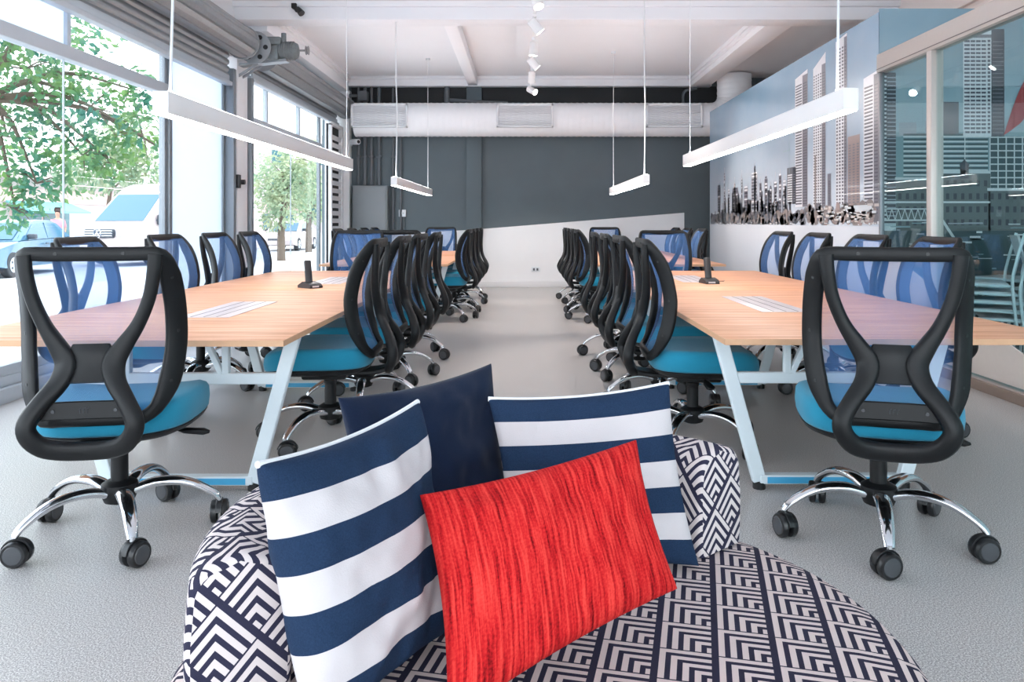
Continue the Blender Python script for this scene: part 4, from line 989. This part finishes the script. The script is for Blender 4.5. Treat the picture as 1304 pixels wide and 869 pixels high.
# furniture behind the glazed partition
chair(4.35, 5.30, 20, 'teal-seated office chair behind the glass, nearest the camera', 'chairs in the glazed room', base=40)
def stacking_chair():
    r = thing('stacking_chair', 'chair', 'stacking chair')
    for s_ in (-1, 1):
        q = MB(); q.tube(cr([(s_ * 0.25, -0.26, 0.0), (s_ * 0.245, -0.22, 0.42), (s_ * 0.245, -0.24, 0.60), (s_ * 0.24, -0.30, 0.84)], 4), 0.011, 8); q.build('rear_leg', frame_white, r)
        q = MB(); q.tube(cr([(s_ * 0.235, 0.25, 0.0), (s_ * 0.22, 0.22, 0.40), (s_ * 0.215, 0.17, 0.435), (s_ * 0.215, -0.12, 0.43), (s_ * 0.217, -0.195, 0.43), (s_ * 0.238, -0.215, 0.43)], 4), 0.011, 8); q.build('front_leg', frame_white, r)
    q = MB(); q.box((-0.205, -0.20, 0.436), (0.205, 0.20, 0.452), bev=0.007); q.build('seat', phone_silver, r)
    q = MB(); q.band(cr([(-0.235, -0.275, 0.74), (-0.10, -0.300, 0.74), (0, -0.305, 0.74), (0.10, -0.300, 0.74), (0.235, -0.275, 0.74)], 3), 0.17, 0.010, (0, -1, 0.25), mode='normal'); q.build('backrest', phone_silver, r)
    q = MB(); q.tube([(-0.22, 0.21, 0.20), (0.22, 0.21, 0.20)], 0.008, 8); q.tube([(-0.245, -0.24, 0.20), (0.245, -0.24, 0.20)], 0.008, 8); q.build('stretcher', frame_white, r)
    return r
sc0 = stacking_chair(); used_sc = []
rank = ['lowest', 'second from the floor', 'middle', 'second from the top', 'topmost']
for si, (x, y, a, nm) in enumerate(((3.86, 6.15, 64, 'in the stack behind the partition mullion'), (4.36, 6.55, 30, 'in the stack nearest the mural return'))):
    for k in range(5):
        c = sc0 if not used_sc else copy_tree(sc0); used_sc.append(1)
        ra = math.radians(a); c.location = (x + 0.052 * k * -math.sin(ra), y + 0.052 * k * math.cos(ra), 0.068 * k); c.rotation_euler = (0, 0, ra)
        tag(c, 'white tube stacking chair, %s %s' % (rank[k], nm), 'stacking chair', 'stacked chairs in the glazed room')

# ================================================================== SOFA
SC = V((0.045, 1.45, 0.0))
so = thing('round_sofa', 'round navy and cream chevron lounge sofa with a curved low back', 'sofa', SC)
def disc(prof, nn=96):
    q = MB()
    for (rr, z) in prof:
        for k in range(nn): q.v.append(V((rr * math.cos(2 * PI * k / nn), rr * math.sin(2 * PI * k / nn), z)))
    for i in range(len(prof) - 1):
        for k in range(nn):
            idx = (i * nn + k, i * nn + (k + 1) % nn, (i + 1) * nn + (k + 1) % nn, (i + 1) * nn + k)
            top = prof[i][1] > 0.40 and prof[i + 1][1] > 0.40
            if top: uv = [(q.v[j].x, q.v[j].y) for j in idx]
            else:
                a0, a1 = 2 * PI * k / nn * 0.69, 2 * PI * (k + 1) / nn * 0.69
                uv = [(a0, q.v[idx[0]].z), (a1, q.v[idx[1]].z), (a1, q.v[idx[2]].z), (a0, q.v[idx[3]].z)]
            q.face(idx, 0, uv)
    nn0 = (len(prof) - 1) * nn; idx = [nn0 + k for k in range(nn)]
    q.face(idx, 0, [(q.v[j].x, q.v[j].y) for j in idx]); q.face(range(nn)[::-1], 0, [(0, 0)] * nn)
    return q
disc([(0.59, 0.20), (0.640, 0.205), (0.652, 0.225), (0.664, 0.30), (0.672, 0.375), (0.668, 0.402), (0.654, 0.416), (0.625, 0.424), (0.56, 0.429), (0.40, 0.431), (0.2, 0.431), (0.05, 0.431)]).build('seat_cushion', sofa_seat_m, so, smooth=60)
disc([(0.58, 0.06), (0.615, 0.06), (0.625, 0.08), (0.63, 0.19), (0.62, 0.199), (0.58, 0.199)]).build('base', sofa_back_m, so, smooth=40)
for k in range(4):
    a = PI / 4 + k * PI / 2; q = MB(); q.tube([(0.52 * math.cos(a), 0.52 * math.sin(a), 0.0), (0.50 * math.cos(a), 0.50 * math.sin(a), 0.065)], [0.022, 0.03], 14); q.build('foot', sofa_leg, so)
# curved back: rounded section swept from the right end round to the front left
def sofa_back(a0, a1, steps):
    q = MB()
    sec = []   # (r, z) going up the inside, over the top, down the outside
    ri, ro, z0, z1, cc = 0.468, 0.622, 0.433, 0.668, 0.050
    sec = [(ri, z0), (ri - 0.004, z0 + 0.06), (ri - 0.004, z1 - 0.09)]
    sec += [(ri + cc - cc * math.cos(t), z1 - cc + cc * math.sin(t)) for t in [PI / 2 * k / 6 for k in range(7)]]
    sec += [((ri + ro) / 2, z1 + 0.010)]
    sec += [(ro - cc + cc * math.sin(t), z1 - cc + cc * math.cos(t)) for t in [PI / 2 * k / 6 for k in range(7)]]
    sec += [(ro + 0.006, z1 - 0.12), (ro + 0.006, z0 + 0.06), (ro, z0)]
    L = [0.0]
    for (p, s_) in zip(sec, sec[1:]): L.append(L[-1] + math.hypot(p[0] - s_[0], p[1] - s_[1]))
    N = len(sec); rings = []
    e = 0.022
    angs = [(a0 + (a1 - a0) * k / steps, 1.0) for k in range(steps + 1)]
    # pull the two ends in a little so the end faces have soft edges
    pre = [(a0 - e * math.sin(t) / 0.6, math.cos(t)) for t in (1.45, 1.2, 0.9, 0.6, 0.3)]
    post = [(a1 + e * math.sin(t) / 0.6, math.cos(t)) for t in (0.3, 0.6, 0.9, 1.2, 1.45)]
    rm, zm = (ri + ro) / 2, (z0 + z1) / 2
    for (a, f) in pre + angs + post:
        g = 1 - (1 - f) * 0.13
        rings.append([V(((rm + (r_ - rm) * g) * math.cos(a), (rm + (r_ - rm) * g) * math.sin(a), z0 + (z - z0) * (1 - (1 - f) * 0.06))) for r_, z in sec]); 
    al = [a for a, f in pre + angs + post]
    for rg in rings: q.v += rg
    for i in range(len(rings) - 1):
        for k in range(N - 1):
            idx = (i * N + k, (i + 1) * N + k, (i + 1) * N + k + 1, i * N + k + 1)
            q.face(idx, 0, [(al[i] * 0.6, L[k]), (al[i + 1] * 0.6, L[k]), (al[i + 1] * 0.6, L[k + 1]), (al[i] * 0.6, L[k + 1])])
        q.face((i * N, i * N + N - 1, (i + 1) * N + N - 1, (i + 1) * N), 0, [(0, 0)] * 4)
    for ring, off in ((0, 0), (len(rings) - 1, (len(rings) - 1) * N)):
        idx = [off + k for k in range(N)]; q.face(idx, 0, [(sec[k][0] + 0.03, sec[k][1]) for k in range(N)])
    return q
sofa_back(math.radians(42), math.radians(203.5), 90).build('backrest', sofa_back_m, so, smooth=50)

# ---- cushions, each set by its four corners (metres)
def cushion(name, label, cor, T, mt, pip=None, seed=1, uvscale=None, N=52, wr=0.013, group=None, pinch=0.075):
    TL, TR, BR, BL = [V(c) for c in cor]
    nrm = ((TR - TL) + (BR - BL)).cross((TL - BL) + (TR - BR)).normalized()
    if nrm.y > 0: nrm = -nrm          # front face looks towards the camera
    W = ((TR - TL).length + (BR - BL).length) / 2; H = ((TL - BL).length + (TR - BR).length) / 2
    ctr = (TL + TR + BR + BL) / 4
    def P(u, v, side):
        uu = u * (1 - pinch * (1 - v * v)); vv = v * (1 - pinch * (1 - u * u))
        a, b = (uu + 1) / 2, (1 - vv) / 2           # b=0 top
        p = TL * (1 - a) * (1 - b) + TR * a * (1 - b) + BR * a * b + BL * (1 - a) * b
        k = max(0.0, (1 - u ** 2) * (1 - v ** 2))
        h = T * (k ** 0.38) * 0.56
        w = (noise.noise(V((u * 2.2 + seed, v * 2.2, seed * 1.7))) * wr + noise.noise(V((u * 5 + seed, v * 5 + 3, seed))) * wr * 0.45) * min(1, k * 4)
        w -= wr * 0.5 * max(0, 0.25 - abs(noise.noise(V((u * 1.9 + seed * 3, v * 1.9 - seed, 4.2))))) * 4 * min(1, k * 3) * 0.6
        rad = math.atan2(v, u); edge = max(abs(u), abs(v)); w += 0.35 * wr * math.sin(rad * 9 + seed) * (edge ** 4) * min(1, k * 5)
        return p + nrm * side * (h + w)
    r = thing(name, label, 'cushion', ctr, 0, group)
    for side, nm in ((1, 'front_cover'), (-1, 'back_cover')):
        q = MB()
        for j in range(N + 1):
            for i in range(N + 1):
                u = math.sin(PI / 2 * (-1 + 2 * i / N) * 0.999) if True else 0; v = math.sin(PI / 2 * (-1 + 2 * j / N) * 0.999)
                q.v.append(P(-1 + 2 * i / N if i in (0, N) else u, -1 + 2 * j / N if j in (0, N) else v, side))
        for j in range(N):
            for i in range(N):
                a = j * (N + 1) + i; idx = (a, a + 1, a + N + 2, a + N + 1)
                def uvf(k):
                    jj, ii = divmod(k, N + 1); u = math.sin(PI / 2 * (-1 + 2 * ii / N)); v = math.sin(PI / 2 * (-1 + 2 * jj / N))
                    uu = (u + 1) / 2; vv = (1 - v) / 2
                    return (uu * W, vv * H) if uvscale else (uu, vv)
                q.face(idx if side > 0 else idx[::-1], 0, [uvf(k) for k in (idx if side > 0 else idx[::-1])])
        q.build(nm, mt, r, ctr, smooth=180, fix=False)
    if pip:
        edge = []
        K = 26
        segs = pip if isinstance(pip, (list, tuple)) else ('t', 'r', 'b', 'l')
        for sgm in segs:
            pts = []
            for i in range(K + 1):
                t = -1 + 2 * i / K
                u, v = {'t': (t, 1), 'r': (1, -t), 'b': (-t, -1), 'l': (-1, t)}[sgm]
                pts.append(P(u, v, 0) + nrm * 0.0)
            edge.append(pts)
        q = MB()
        for pts in edge: q.tube(pts, 0.0055, 8)
        q.build('piping', piping_white, r, ctr)
    return r
cushion('striped_cushion', 'navy and white striped cushion leaning on the sofa back nearest the window-side chairs', ((-0.398, 1.15, 0.837), (-0.2135, 1.55, 0.838), (-0.150, 1.415, 0.442), (-0.306, 1.12, 0.445)), 0.15, stripe_a, ('t',), 2, group='striped sofa cushions')
cushion('navy_cushion', 'plain dark navy cushion behind the striped and red cushions', ((-0.398, 1.65, 0.823), (-0.081, 1.905, 0.850), (-0.02, 1.775, 0.445), (-0.31, 1.54, 0.445)), 0.10, navy_cloth, None, 5)
cushion('striped_cushion', 'navy and white striped cushion leaning upright beside the sofa back end, behind the red one', ((-0.082, 1.77, 0.793), (0.340, 1.80, 0.823), (0.387, 1.70, 0.440), (-0.035, 1.66, 0.440)), 0.13, stripe_a, ('t',), 8, group='striped sofa cushions')
cushion('red_cushion', 'red slubbed rectangular cushion tilted in front of the others', ((-0.1824, 1.351, 0.7204), (0.2181, 1.4957, 0.7764), (0.2731, 1.3703, 0.5467), (-0.1139, 1.1435, 0.452)), 0.13, red_cloth, None, 11, uvscale=True, wr=0.010)

# ================================================================== OUTSIDE
GZ = -0.15
m = MB(); m.box((-9.5, -30, GZ - 0.1), (-3.75, 120, GZ + 0.02)); S(m, 'pavement', paving, 'pale pavement outside the shop windows', 'pavement')
m = MB(); m.box((-90, -60, GZ - 0.2), (-9.5, 160, GZ)); S(m, 'street', asphalt, 'pale sunlit street beyond the pavement', 'street')
m = MB(); m.box((6.7, -60, GZ - 0.2), (60, 160, GZ)); m.box((-9.5, -60, GZ - 0.2), (6.7, -4.0, GZ)); S(m, 'ground', asphalt, 'open ground around the building', 'ground')

def shopblock():
    r = thing('shop_building', 'low pale shop building with a teal awning across the street', 'building', (-26, 52, GZ)); og = r.location.copy()
    q = MB(); q.box((-34, 26, GZ), (-25, 90, 3.3)); q.build('wall', facade_white, r, og)
    q = MB(); q.box((-34, 25.5, 3.3), (-24.2, 90.5, 3.75), bev=0.05); q.build('roof_edge', facade_white, r, og)
    q = MB(); q.box((-25.05, 28, 2.2), (-24.9, 88, 2.9)); q.build('sign_band', facade_pink, r, og)
    for k in range(7):
        y = 29 + k * 8.4
        q = MB(); q.box((-25.08, y, 0.3), (-24.96, y + 5.0, 2.1), bev=0.02); f = q.build('shop_window', facade_pink, r, og)
        q = MB(); q.box((-24.97, y + 0.15, 0.4), (-24.93, y + 2.4, 2.0)); q.box((-24.97, y + 2.6, 0.4), (-24.93, y + 4.85, 2.0)); q.build('pane', shop_dark, f, og)
    q = MB(); q.prism([(-25, 2.3), (-23.6, 1.75), (-23.6, 1.65), (-25, 2.2)], 37.0, 42.0, 'xz'); q.build('awning', awning_teal, r, og)
shopblock()
r = thing('street_apartment_block', 'pale apartment block seen through the second shop window', 'building', (-18, 84, GZ)); og = r.location.copy()
q = MB(); q.box((-40, 96, GZ), (-8, 106, 12)); q.build('wall', facade_white, r, og)
for k in range(6):
    for j in range(3):
        q = MB(); q.box((-36 + k * 4.6, 95.9, 1.5 + j * 3.4), (-34 + k * 4.6, 96.05, 3.4 + j * 3.4)); q.build('window', shop_dark, r, og)

def vehicle_body(q, prof, w, tumble, m=0):
    """side profile (y along, z up) swept across the width; width shrinks above the waist"""
    n = len(prof); xs = [-1, -0.96, 0.96, 1]
    for sx in xs:
        for (y, z, k) in prof:
            half = w / 2 * (1 - tumble * k); inset = 0.03 if abs(sx) == 1 else 0.0
            cy = sum(p[0] for p in prof) / n; cz = sum(p[1] for p in prof) / n
            yy_ = y + (cy - y) * inset; zz = z + (cz - z) * inset
            q.v.append(V((half * sx, yy_, zz)))
    for s_ in range(3):
        for i in range(n):
            j = (i + 1) % n; q.face((s_ * n + i, s_ * n + j, (s_ + 1) * n + j, (s_ + 1) * n + i), m)
    q.face(list(range(n))[::-1], m); q.face([3 * n + i for i in range(n)], m)
def wheel(r, x, y, rad, wd):
    s_ = 1 if x > 0 else -1
    q = MB(); q.lathe([(rad * 0.6, -wd / 2), (rad * 0.95, -wd / 2), (rad, -wd / 2 + 0.02), (rad, wd / 2 - 0.02), (rad * 0.95, wd / 2), (rad * 0.6, wd / 2)], (x, y, rad), 28, ax='x'); w = q.build('wheel', tyre, r)
    q = MB(); q.lathe([(0.02, 0), (rad * 0.62, 0), (rad * 0.60, s_ * 0.02), (0.06, s_ * 0.03), (0.02, s_ * 0.035)], (x + s_ * (wd / 2 - 0.02), y, rad), 24, ax='x')
    for k in range(5):
        a = 2 * PI * k / 5; q.cyl((x + s_ * (wd / 2 + 0.005), y + rad * 0.38 * math.cos(a), rad + rad * 0.38 * math.sin(a)), (x + s_ * (wd / 2 + 0.012), y + rad * 0.38 * math.cos(a), rad + rad * 0.38 * math.sin(a)), rad * 0.10, 10, 1)
    q.build('hubcap', [alloy, car_trim], w)
def sedan(label, x, y, rz, paint):
    r = thing('car', label, 'car', (x, y, GZ), math.radians(rz))
    # local: nose at -y
    q = MB(); vehicle_body(q, [(-2.15, 0.30, 0), (-2.20, 0.50, .02), (-2.10, 0.68, .06), (-1.2, 0.84, .06), (-1.0, 0.88, .05), (1.55, 0.94, .05), (2.10, 0.92, .06), (2.18, 0.62, .03), (2.15, 0.30, 0), (1.75, 0.24, 0), (-1.75, 0.24, 0)], 1.72, 1.0); b = q.build('body', paint, r, smooth=30)
    q = MB(); vehicle_body(q, [(-1.02, 0.88, .05), (-0.30, 1.34, .20), (0.05, 1.41, .22), (0.75, 1.40, .22), (1.10, 1.32, .20), (1.62, 0.94, .06)], 1.72, 1.0); q.build('cabin', paint, r, smooth=30)
    for s_ in (-1, 1):
        for pts in ([(-0.78, 0.93), (-0.26, 1.29), (0.28, 1.34), (0.28, 0.93)], [(0.36, 0.93), (0.36, 1.34), (0.88, 1.31), (1.30, 0.97)]):
            q = MB(); vs = []
            for t in (0, 0.012):
                for (yy_, z) in pts: vs.append((s_ * (0.862 * (1 - (0.05 + 0.16 * (z - 0.88) / 0.5)) + t), yy_, z))
            q.add(vs, [(0, 1, 2, 3), (7, 6, 5, 4)] + [(i, 4 + i, 4 + (i + 1) % 4, (i + 1) % 4) for i in range(4)]); q.build('side_window', car_glass, r)
        q = MB(); q.box((s_ * 0.80 - 0.0, -0.66, 0.92), (s_ * 1.0, -0.52, 1.05), bev=0.03); q.build('mirror', car_trim, r)
        q = MB(); q.box((s_ * 0.66 - 0.14, -2.20, 0.52), (s_ * 0.66 + 0.14, -2.05, 0.66), bev=0.03); q.build('headlight', headlight, r)
        for yy_ in (-1.33, 1.32): wheel(r, s_ * 0.76, yy_, 0.31, 0.20)
        q = MB(); q.box((s_ * 0.866 - 0.01, 0.16, 0.78), (s_ * 0.866 + 0.01, 0.30, 0.81)); q.build('door_handle', car_trim, r)
    q = MB(); q.add([(-0.62, -0.97, 0.915), (0.62, -0.97, 0.915), (0.56, -0.36, 1.315), (-0.56, -0.36, 1.315)], [(0, 1, 2, 3)]); q.v += [p + V((0, -0.012, 0.012)) for p in q.v[:4]]; q.face((7, 6, 5, 4)); q.build('windscreen', car_glass, r)
    q = MB(); q.box((-0.35, -2.215, 0.50), (0.35, -2.15, 0.60), bev=0.01); q.build('grille', car_trim, r)
    return r
sedan('grey-blue parked sedan seen from its side through the first shop window', -13.35, 19.9, 6, car_blue)
def van(x, y, rz):
    r = thing('van', 'white delivery van with a chrome grille parked behind the sedan', 'van', (x, y, GZ), math.radians(rz))
    q = MB(); vehicle_body(q, [(-2.95, 0.34, 0), (-2.98, 0.62, .01), (-2.85, 0.98, .03), (-2.35, 1.18, .03), (-1.52, 2.02, .12), (-1.25, 2.22, .14), (-0.9, 2.33, .15), (2.75, 2.36, .15), (2.92, 2.2, .13), (2.95, 0.34, 0), (2.5, 0.28, 0), (-2.5, 0.28, 0)], 1.98, 1.0); q.build('body', van_white, r, smooth=30)
    q = MB(); vs = [(-0.84, -2.29, 1.235), (0.84, -2.29, 1.235), (0.76, -1.54, 1.995), (-0.76, -1.54, 1.995)]; nn = V((0, -0.72, 0.69)) * 0.015
    q.add([V(p) + nn for p in vs] + [V(p) + nn * 0.1 for p in vs], [(0, 1, 2, 3), (7, 6, 5, 4)] + [(i, 4 + i, 4 + (i + 1) % 4, (i + 1) % 4) for i in range(4)]); q.build('windscreen', car_glass, r)
    q = MB(); q.box((-0.48, -3.0, 0.78), (0.48, -2.88, 1.02), bev=0.03); g = q.build('grille', car_trim, r)
    q = MB()
    for k in range(3): q.box((-0.47, -3.015, 0.82 + k * 0.065), (0.47, -2.98, 0.85 + k * 0.065), bev=0.006)
    q.build('grille_bars', chrome, g)
    q = MB(); q.tube([(0.125 * math.cos(a * PI / 14), -3.03, 0.90 + 0.125 * math.sin(a * PI / 14)) for a in range(28)], 0.013, 8, closed=True)
    for k in range(3):
        a = PI / 2 + k * 2 * PI / 3; c_, s_ = math.cos(a), math.sin(a); p = V((0.12 * c_, -3.03, 0.90 + 0.12 * s_)); n_ = V((-s_, 0, c_)) * 0.022; o_ = V((0, -3.03, 0.90))
        q.add([o_ + n_ + V((0, -.008, 0)), p + V((0, -.008, 0)), o_ - n_ + V((0, -.008, 0)), o_ + n_, p, o_ - n_], [(0, 1, 2), (5, 4, 3), (0, 3, 4, 1), (1, 4, 5, 2), (2, 5, 3, 0)])
    q.build('emblem', chrome, g)
    for s_ in (-1, 1):
        q = MB(); q.box((s_ * 0.74 - 0.2, -2.96, 0.80), (s_ * 0.74 + 0.2, -2.72, 1.02), bev=0.05); q.build('headlight', headlight, r)
        q = MB(); q.box((s_ * 1.06 - 0.09, -1.95, 1.12), (s_ * 1.06 + 0.09, -1.78, 1.42), bev=0.04); q.build('mirror', car_trim, r)
        q = MB(); vs = []
        for t in (0, 0.012):
            for (yy_, z) in ((-1.95, 1.24), (-1.42, 1.88), (-0.85, 1.92), (-0.85, 1.22)): vs.append((s_ * (0.99 * (1 - (0.03 + 0.115 * (z - 1.18) / 1.0)) + t), yy_, z))
        q.add(vs, [(0, 1, 2, 3), (7, 6, 5, 4)] + [(i, 4 + i, 4 + (i + 1) % 4, (i + 1) % 4) for i in range(4)]); q.build('side_window', car_glass, r)
        for yy_ in (-1.95, 1.8): wheel(r, s_ * 0.86, yy_, 0.35, 0.22)
    q = MB(); q.box((-0.95, -3.02, 0.36), (0.95, -2.85, 0.60), bev=0.06); q.build('bumper', van_white, r)
    return r
vn = van(-11.9, 26.5, -17); vn.scale = (1.12, 1.12, 1.12)
sedan('pale parked car glimpsed through the second shop window', -11.4, 37.5, 0, van_white)

# trees
def tree(label, base, trunk_pts, blobs, leaf, lmat, seed, per=700):
    r = thing('street_tree', label, 'tree', base); rn = random.Random(seed); b = V(base)
    q = MB(); q.tube(cr([tuple(V(p) - b) for p in trunk_pts], 3), [0.15 - 0.09 * k / (3 * (len(trunk_pts) - 1)) for k in range(3 * (len(trunk_pts) - 1) + 1)], 10)
    t0 = V(trunk_pts[-1]) - b
    for bl in blobs:
        c = V(bl[:3]) - b; mid = t0.lerp(c, 0.5) + V((0, 0, 0.15)); q.tube(cr([tuple(t0 - V((0, 0, 0.3))), tuple(mid), tuple(c)], 4), [0.05, .046, .042, .038, .034, .028, .022, .016, .012], 6)
        for _ in range(4):
            e = c + V((rn.gauss(0, 1), rn.gauss(0, 1), rn.gauss(0, .7))).normalized() * bl[3] * 0.9; q.tube([c, c.lerp(e, 0.5) + V((0, 0, 0.06)), e], [0.014, 0.009, 0.004], 5)
    q.build('trunk', bark, r)
    q = MB()
    for bl in blobs:
        c = V(bl[:3]) - b; R_ = bl[3]
        for _ in range(int(per * (R_ / 0.7) ** 2)):
            d = V((rn.gauss(0, 1), rn.gauss(0, 1), rn.gauss(0, 0.8))).normalized(); p = c + d * R_ * (0.35 + 0.75 * rn.random() ** 0.6)
            ax = (d * 0.5 + V((rn.uniform(-1, 1), rn.uniform(-1, 1), rn.uniform(-1.1, 0.3)))).normalized(); sd = ax.cross(V((rn.uniform(-1, 1), rn.uniform(-1, 1), rn.uniform(-1, 1)))).normalized(); up = ax.cross(sd)
            L = leaf * rn.uniform(0.7, 1.3); w = L * 0.26
            q.add([p, p + ax * L * 0.45 + sd * w + up * w * 0.3, p + ax * L, p + ax * L * 0.45 - sd * w + up * w * 0.3, p + ax * L * 0.5], [(0, 4, 1), (1, 4, 2), (2, 4, 3), (3, 4, 0)])
    f = q.build('foliage', lmat, r, smooth=0, fix=False); f['kind'] = 'stuff'
    return r
tree('leafy blue-green street tree filling the top of the first shop window', (-7.9, 10.4, GZ), [(-7.9, 10.4, GZ), (-7.85, 10.4, 1.0), (-7.7, 10.5, 2.2), (-7.45, 10.6, 3.2)],
     [(-7.0, 10.8, 3.35, 0.75), (-6.2, 11.0, 2.85, 0.65), (-5.5, 11.1, 2.45, 0.42), (-7.25, 10.8, 2.40, 0.62), (-6.3, 11.0, 2.15, 0.48), (-6.9, 10.9, 1.75, 0.38), (-7.2, 10.9, 1.35, 0.33), (-6.5, 10.6, 4.0, 0.8), (-7.6, 10.2, 4.3, 0.9), (-8.4, 9.8, 3.4, 0.9), (-8.3, 10.6, 4.6, 0.9), (-5.75, 11.3, 3.15, 0.35), (-5.9, 11.0, 2.05, 0.25), (-5.1, 11.3, 2.15, 0.22)], 0.13, leaf_green, 4, per=520)
tree('pale green street tree seen through the second shop window', (-8.35, 26.5, GZ), [(-8.35, 26.5, GZ), (-8.35, 26.5, 0.9), (-8.30, 26.6, 1.7), (-8.25, 26.6, 2.4)],
     [(-8.35, 26.4, 2.9, 0.9), (-7.65, 26.6, 2.5, 0.8), (-8.85, 26.8, 2.3, 0.7), (-8.05, 26.2, 1.9, 0.7), (-7.75, 26.9, 3.4, 0.8), (-8.55, 26.5, 1.4, 0.55)], 0.17, leaf_pale, 9, per=420)
tree('slender pale tree standing further down the street behind the second window', (-9.5, 34, GZ), [(-9.5, 34, GZ), (-9.5, 34, 1.0), (-9.45, 34, 2.0), (-9.4, 34, 2.6)],
     [(-9.3, 34, 3.0, 1.1), (-8.5, 34.3, 2.6, 0.9), (-10.3, 34, 2.7, 0.9), (-9.2, 33.8, 1.9, 0.8)], 0.2, leaf_pale, 12, per=360)
tree('bushy pale tree across the street above the parked van', (-19.5, 36, GZ), [(-19.5, 36, GZ), (-19.5, 36, 1.2), (-19.4, 36, 2.2), (-19.3, 36, 3.0)],
     [(-19.3, 36, 4.0, 1.4), (-17.9, 36.5, 3.4, 1.1), (-20.6, 36, 3.6, 1.2), (-18.6, 36, 5.0, 1.3)], 0.24, leaf_pale, 15, per=300)
# a person walking past the parked cars
def person(x, y, rz):
    r = thing('person', 'person in a pink top standing beyond the parked sedan', 'person', (x, y, GZ), math.radians(rz))
    def skinned(name, vs, es, rad, mt, root, lvl=2):
        me = bpy.data.meshes.new(name); me.from_pydata(vs, es, []); o = bpy.data.objects.new(name, me); COL.objects.link(o)
        md = o.modifiers.new('skin', 'SKIN'); md.use_smooth_shade = True
        for k, rr in enumerate(rad):
            me.skin_vertices[0].data[k].radius = (rr, rr * 0.82) if not isinstance(rr, tuple) else rr
        me.skin_vertices[0].data[root].use_root = True
        o.modifiers.new('sub', 'SUBSURF').levels = lvl
        dg = bpy.context.evaluated_depsgraph_get(); nm = bpy.data.meshes.new_from_object(o.evaluated_get(dg)); o.modifiers.clear(); o.data = nm; nm.materials.clear(); nm.materials.append(mt)
        for p in nm.polygons: p.use_smooth = True
        o.parent = r; return o
    vs = [(0, 0, .93), (0, 0, 1.12), (0, 0.01, 1.34), (0, 0, 1.46), (0, -.01, 1.54), (0, -.02, 1.62), (0, -.015, 1.70),
          (.10, 0, .86), (.11, -.03, .48), (.115, .03, .09), (.12, -.12, .04), (-.10, 0, .86), (-.11, .03, .48), (-.115, .08, .09), (-.12, -.06, .04),
          (.17, 0, 1.40), (.21, .03, 1.13), (.20, -.08, .90), (.20, -.12, .80), (-.17, 0, 1.40), (-.21, .02, 1.13), (-.20, -.08, .90), (-.20, -.12, .80)]
    es = [(0, 1), (1, 2), (2, 3), (3, 4), (4, 5), (5, 6), (0, 7), (7, 8), (8, 9), (9, 10), (0, 11), (11, 12), (12, 13), (13, 14), (2, 15), (15, 16), (16, 17), (17, 18), (2, 19), (19, 20), (20, 21), (21, 22)]
    rad = [(.15, .10), (.14, .10), (.16, .105), .055, .055, (.075, .09), (.07, .085), .085, .058, .04, .035, .085, .058, .04, .035, .055, .042, .032, .03, .055, .042, .032, .03]
    skinned('body', vs, es, rad, skin, 0)
    skinned('pink_top', [(0, 0, .90), (0, 0, 1.12), (0, 0.01, 1.34), (0, 0, 1.44), (.17, 0, 1.40), (.212, .028, 1.16), (-.17, 0, 1.40), (-.212, .02, 1.16)], [(0, 1), (1, 2), (2, 3), (2, 4), (4, 5), (2, 6), (6, 7)], [(.175, .125), (.16, .118), (.175, .122), .075, .07, .056, .07, .056], shirt_pink, 0)
    skinned('trousers', [(0, 0, .95), (.10, 0, .86), (.11, -.03, .48), (.115, .03, .12), (-.10, 0, .86), (-.11, .03, .48), (-.115, .08, .12)], [(0, 1), (1, 2), (2, 3), (0, 4), (4, 5), (5, 6)], [(.165, .115), .10, .074, .06, .10, .074, .06], trousers, 0)
    skinned('hair', [(0, .03, 1.60), (0, .02, 1.70), (0, -.02, 1.745)], [(0, 1), (1, 2)], [(.075, .075), (.09, .09), (.07, .075)], hair_dark, 1)
person(-14.9, 24.6, 20)

# ================================================================== LIGHT
w = bpy.data.worlds.new('bright_overcast'); sc.world = w; w.use_nodes = True
nt = w.node_tree; bg = nt.nodes['Background']
tc = nt.nodes.new('ShaderNodeTexCoord'); sp_ = nt.nodes.new('ShaderNodeSeparateXYZ'); nt.links.new(tc.outputs['Generated'], sp_.inputs[0])
rp_ = nt.nodes.new('ShaderNodeValToRGB'); rp_.color_ramp.elements[0].position = 0.45; rp_.color_ramp.elements[0].color = (0.94, 0.98, 1.0, 1); rp_.color_ramp.elements[1].position = 1.0; rp_.color_ramp.elements[1].color = (0.72, 0.85, 1.0, 1)
mp_ = nt.nodes.new('ShaderNodeMath'); mp_.operation = 'MULTIPLY_ADD'; mp_.inputs[1].default_value = 0.5; mp_.inputs[2].default_value = 0.5
nt.links.new(sp_.outputs['Z'], mp_.inputs[0]); nt.links.new(mp_.outputs[0], rp_.inputs[0]); nt.links.new(rp_.outputs[0], bg.inputs['Color'])
bg.inputs['Strength'].default_value = 3.0
sun = bpy.data.lights.new('sun', 'SUN'); sun.energy = 1.5; sun.angle = math.radians(2); sun.color = (1.0, 0.95, 0.88)
so_ = bpy.data.objects.new('sun', sun); COL.objects.link(so_); so_.rotation_euler = V((-0.5, -0.25, -0.85)).to_track_quat('-Z', 'Y').to_euler()

sc.view_settings.view_transform = 'Standard'; sc.view_settings.look = 'None'; sc.view_settings.gamma = 1.0; sc.view_settings.use_curve_mapping = False
sc.view_settings.exposure = 0.7
cy = sc.cycles
cy.use_denoising = True; cy.transparent_max_bounces = 32; cy.max_bounces = 10; cy.diffuse_bounces = 5; cy.glossy_bounces = 4; cy.transmission_bounces = 6
cy.sample_clamp_indirect = 6.0
try: cy.denoiser = 'OPENIMAGEDENOISE'
except Exception: pass
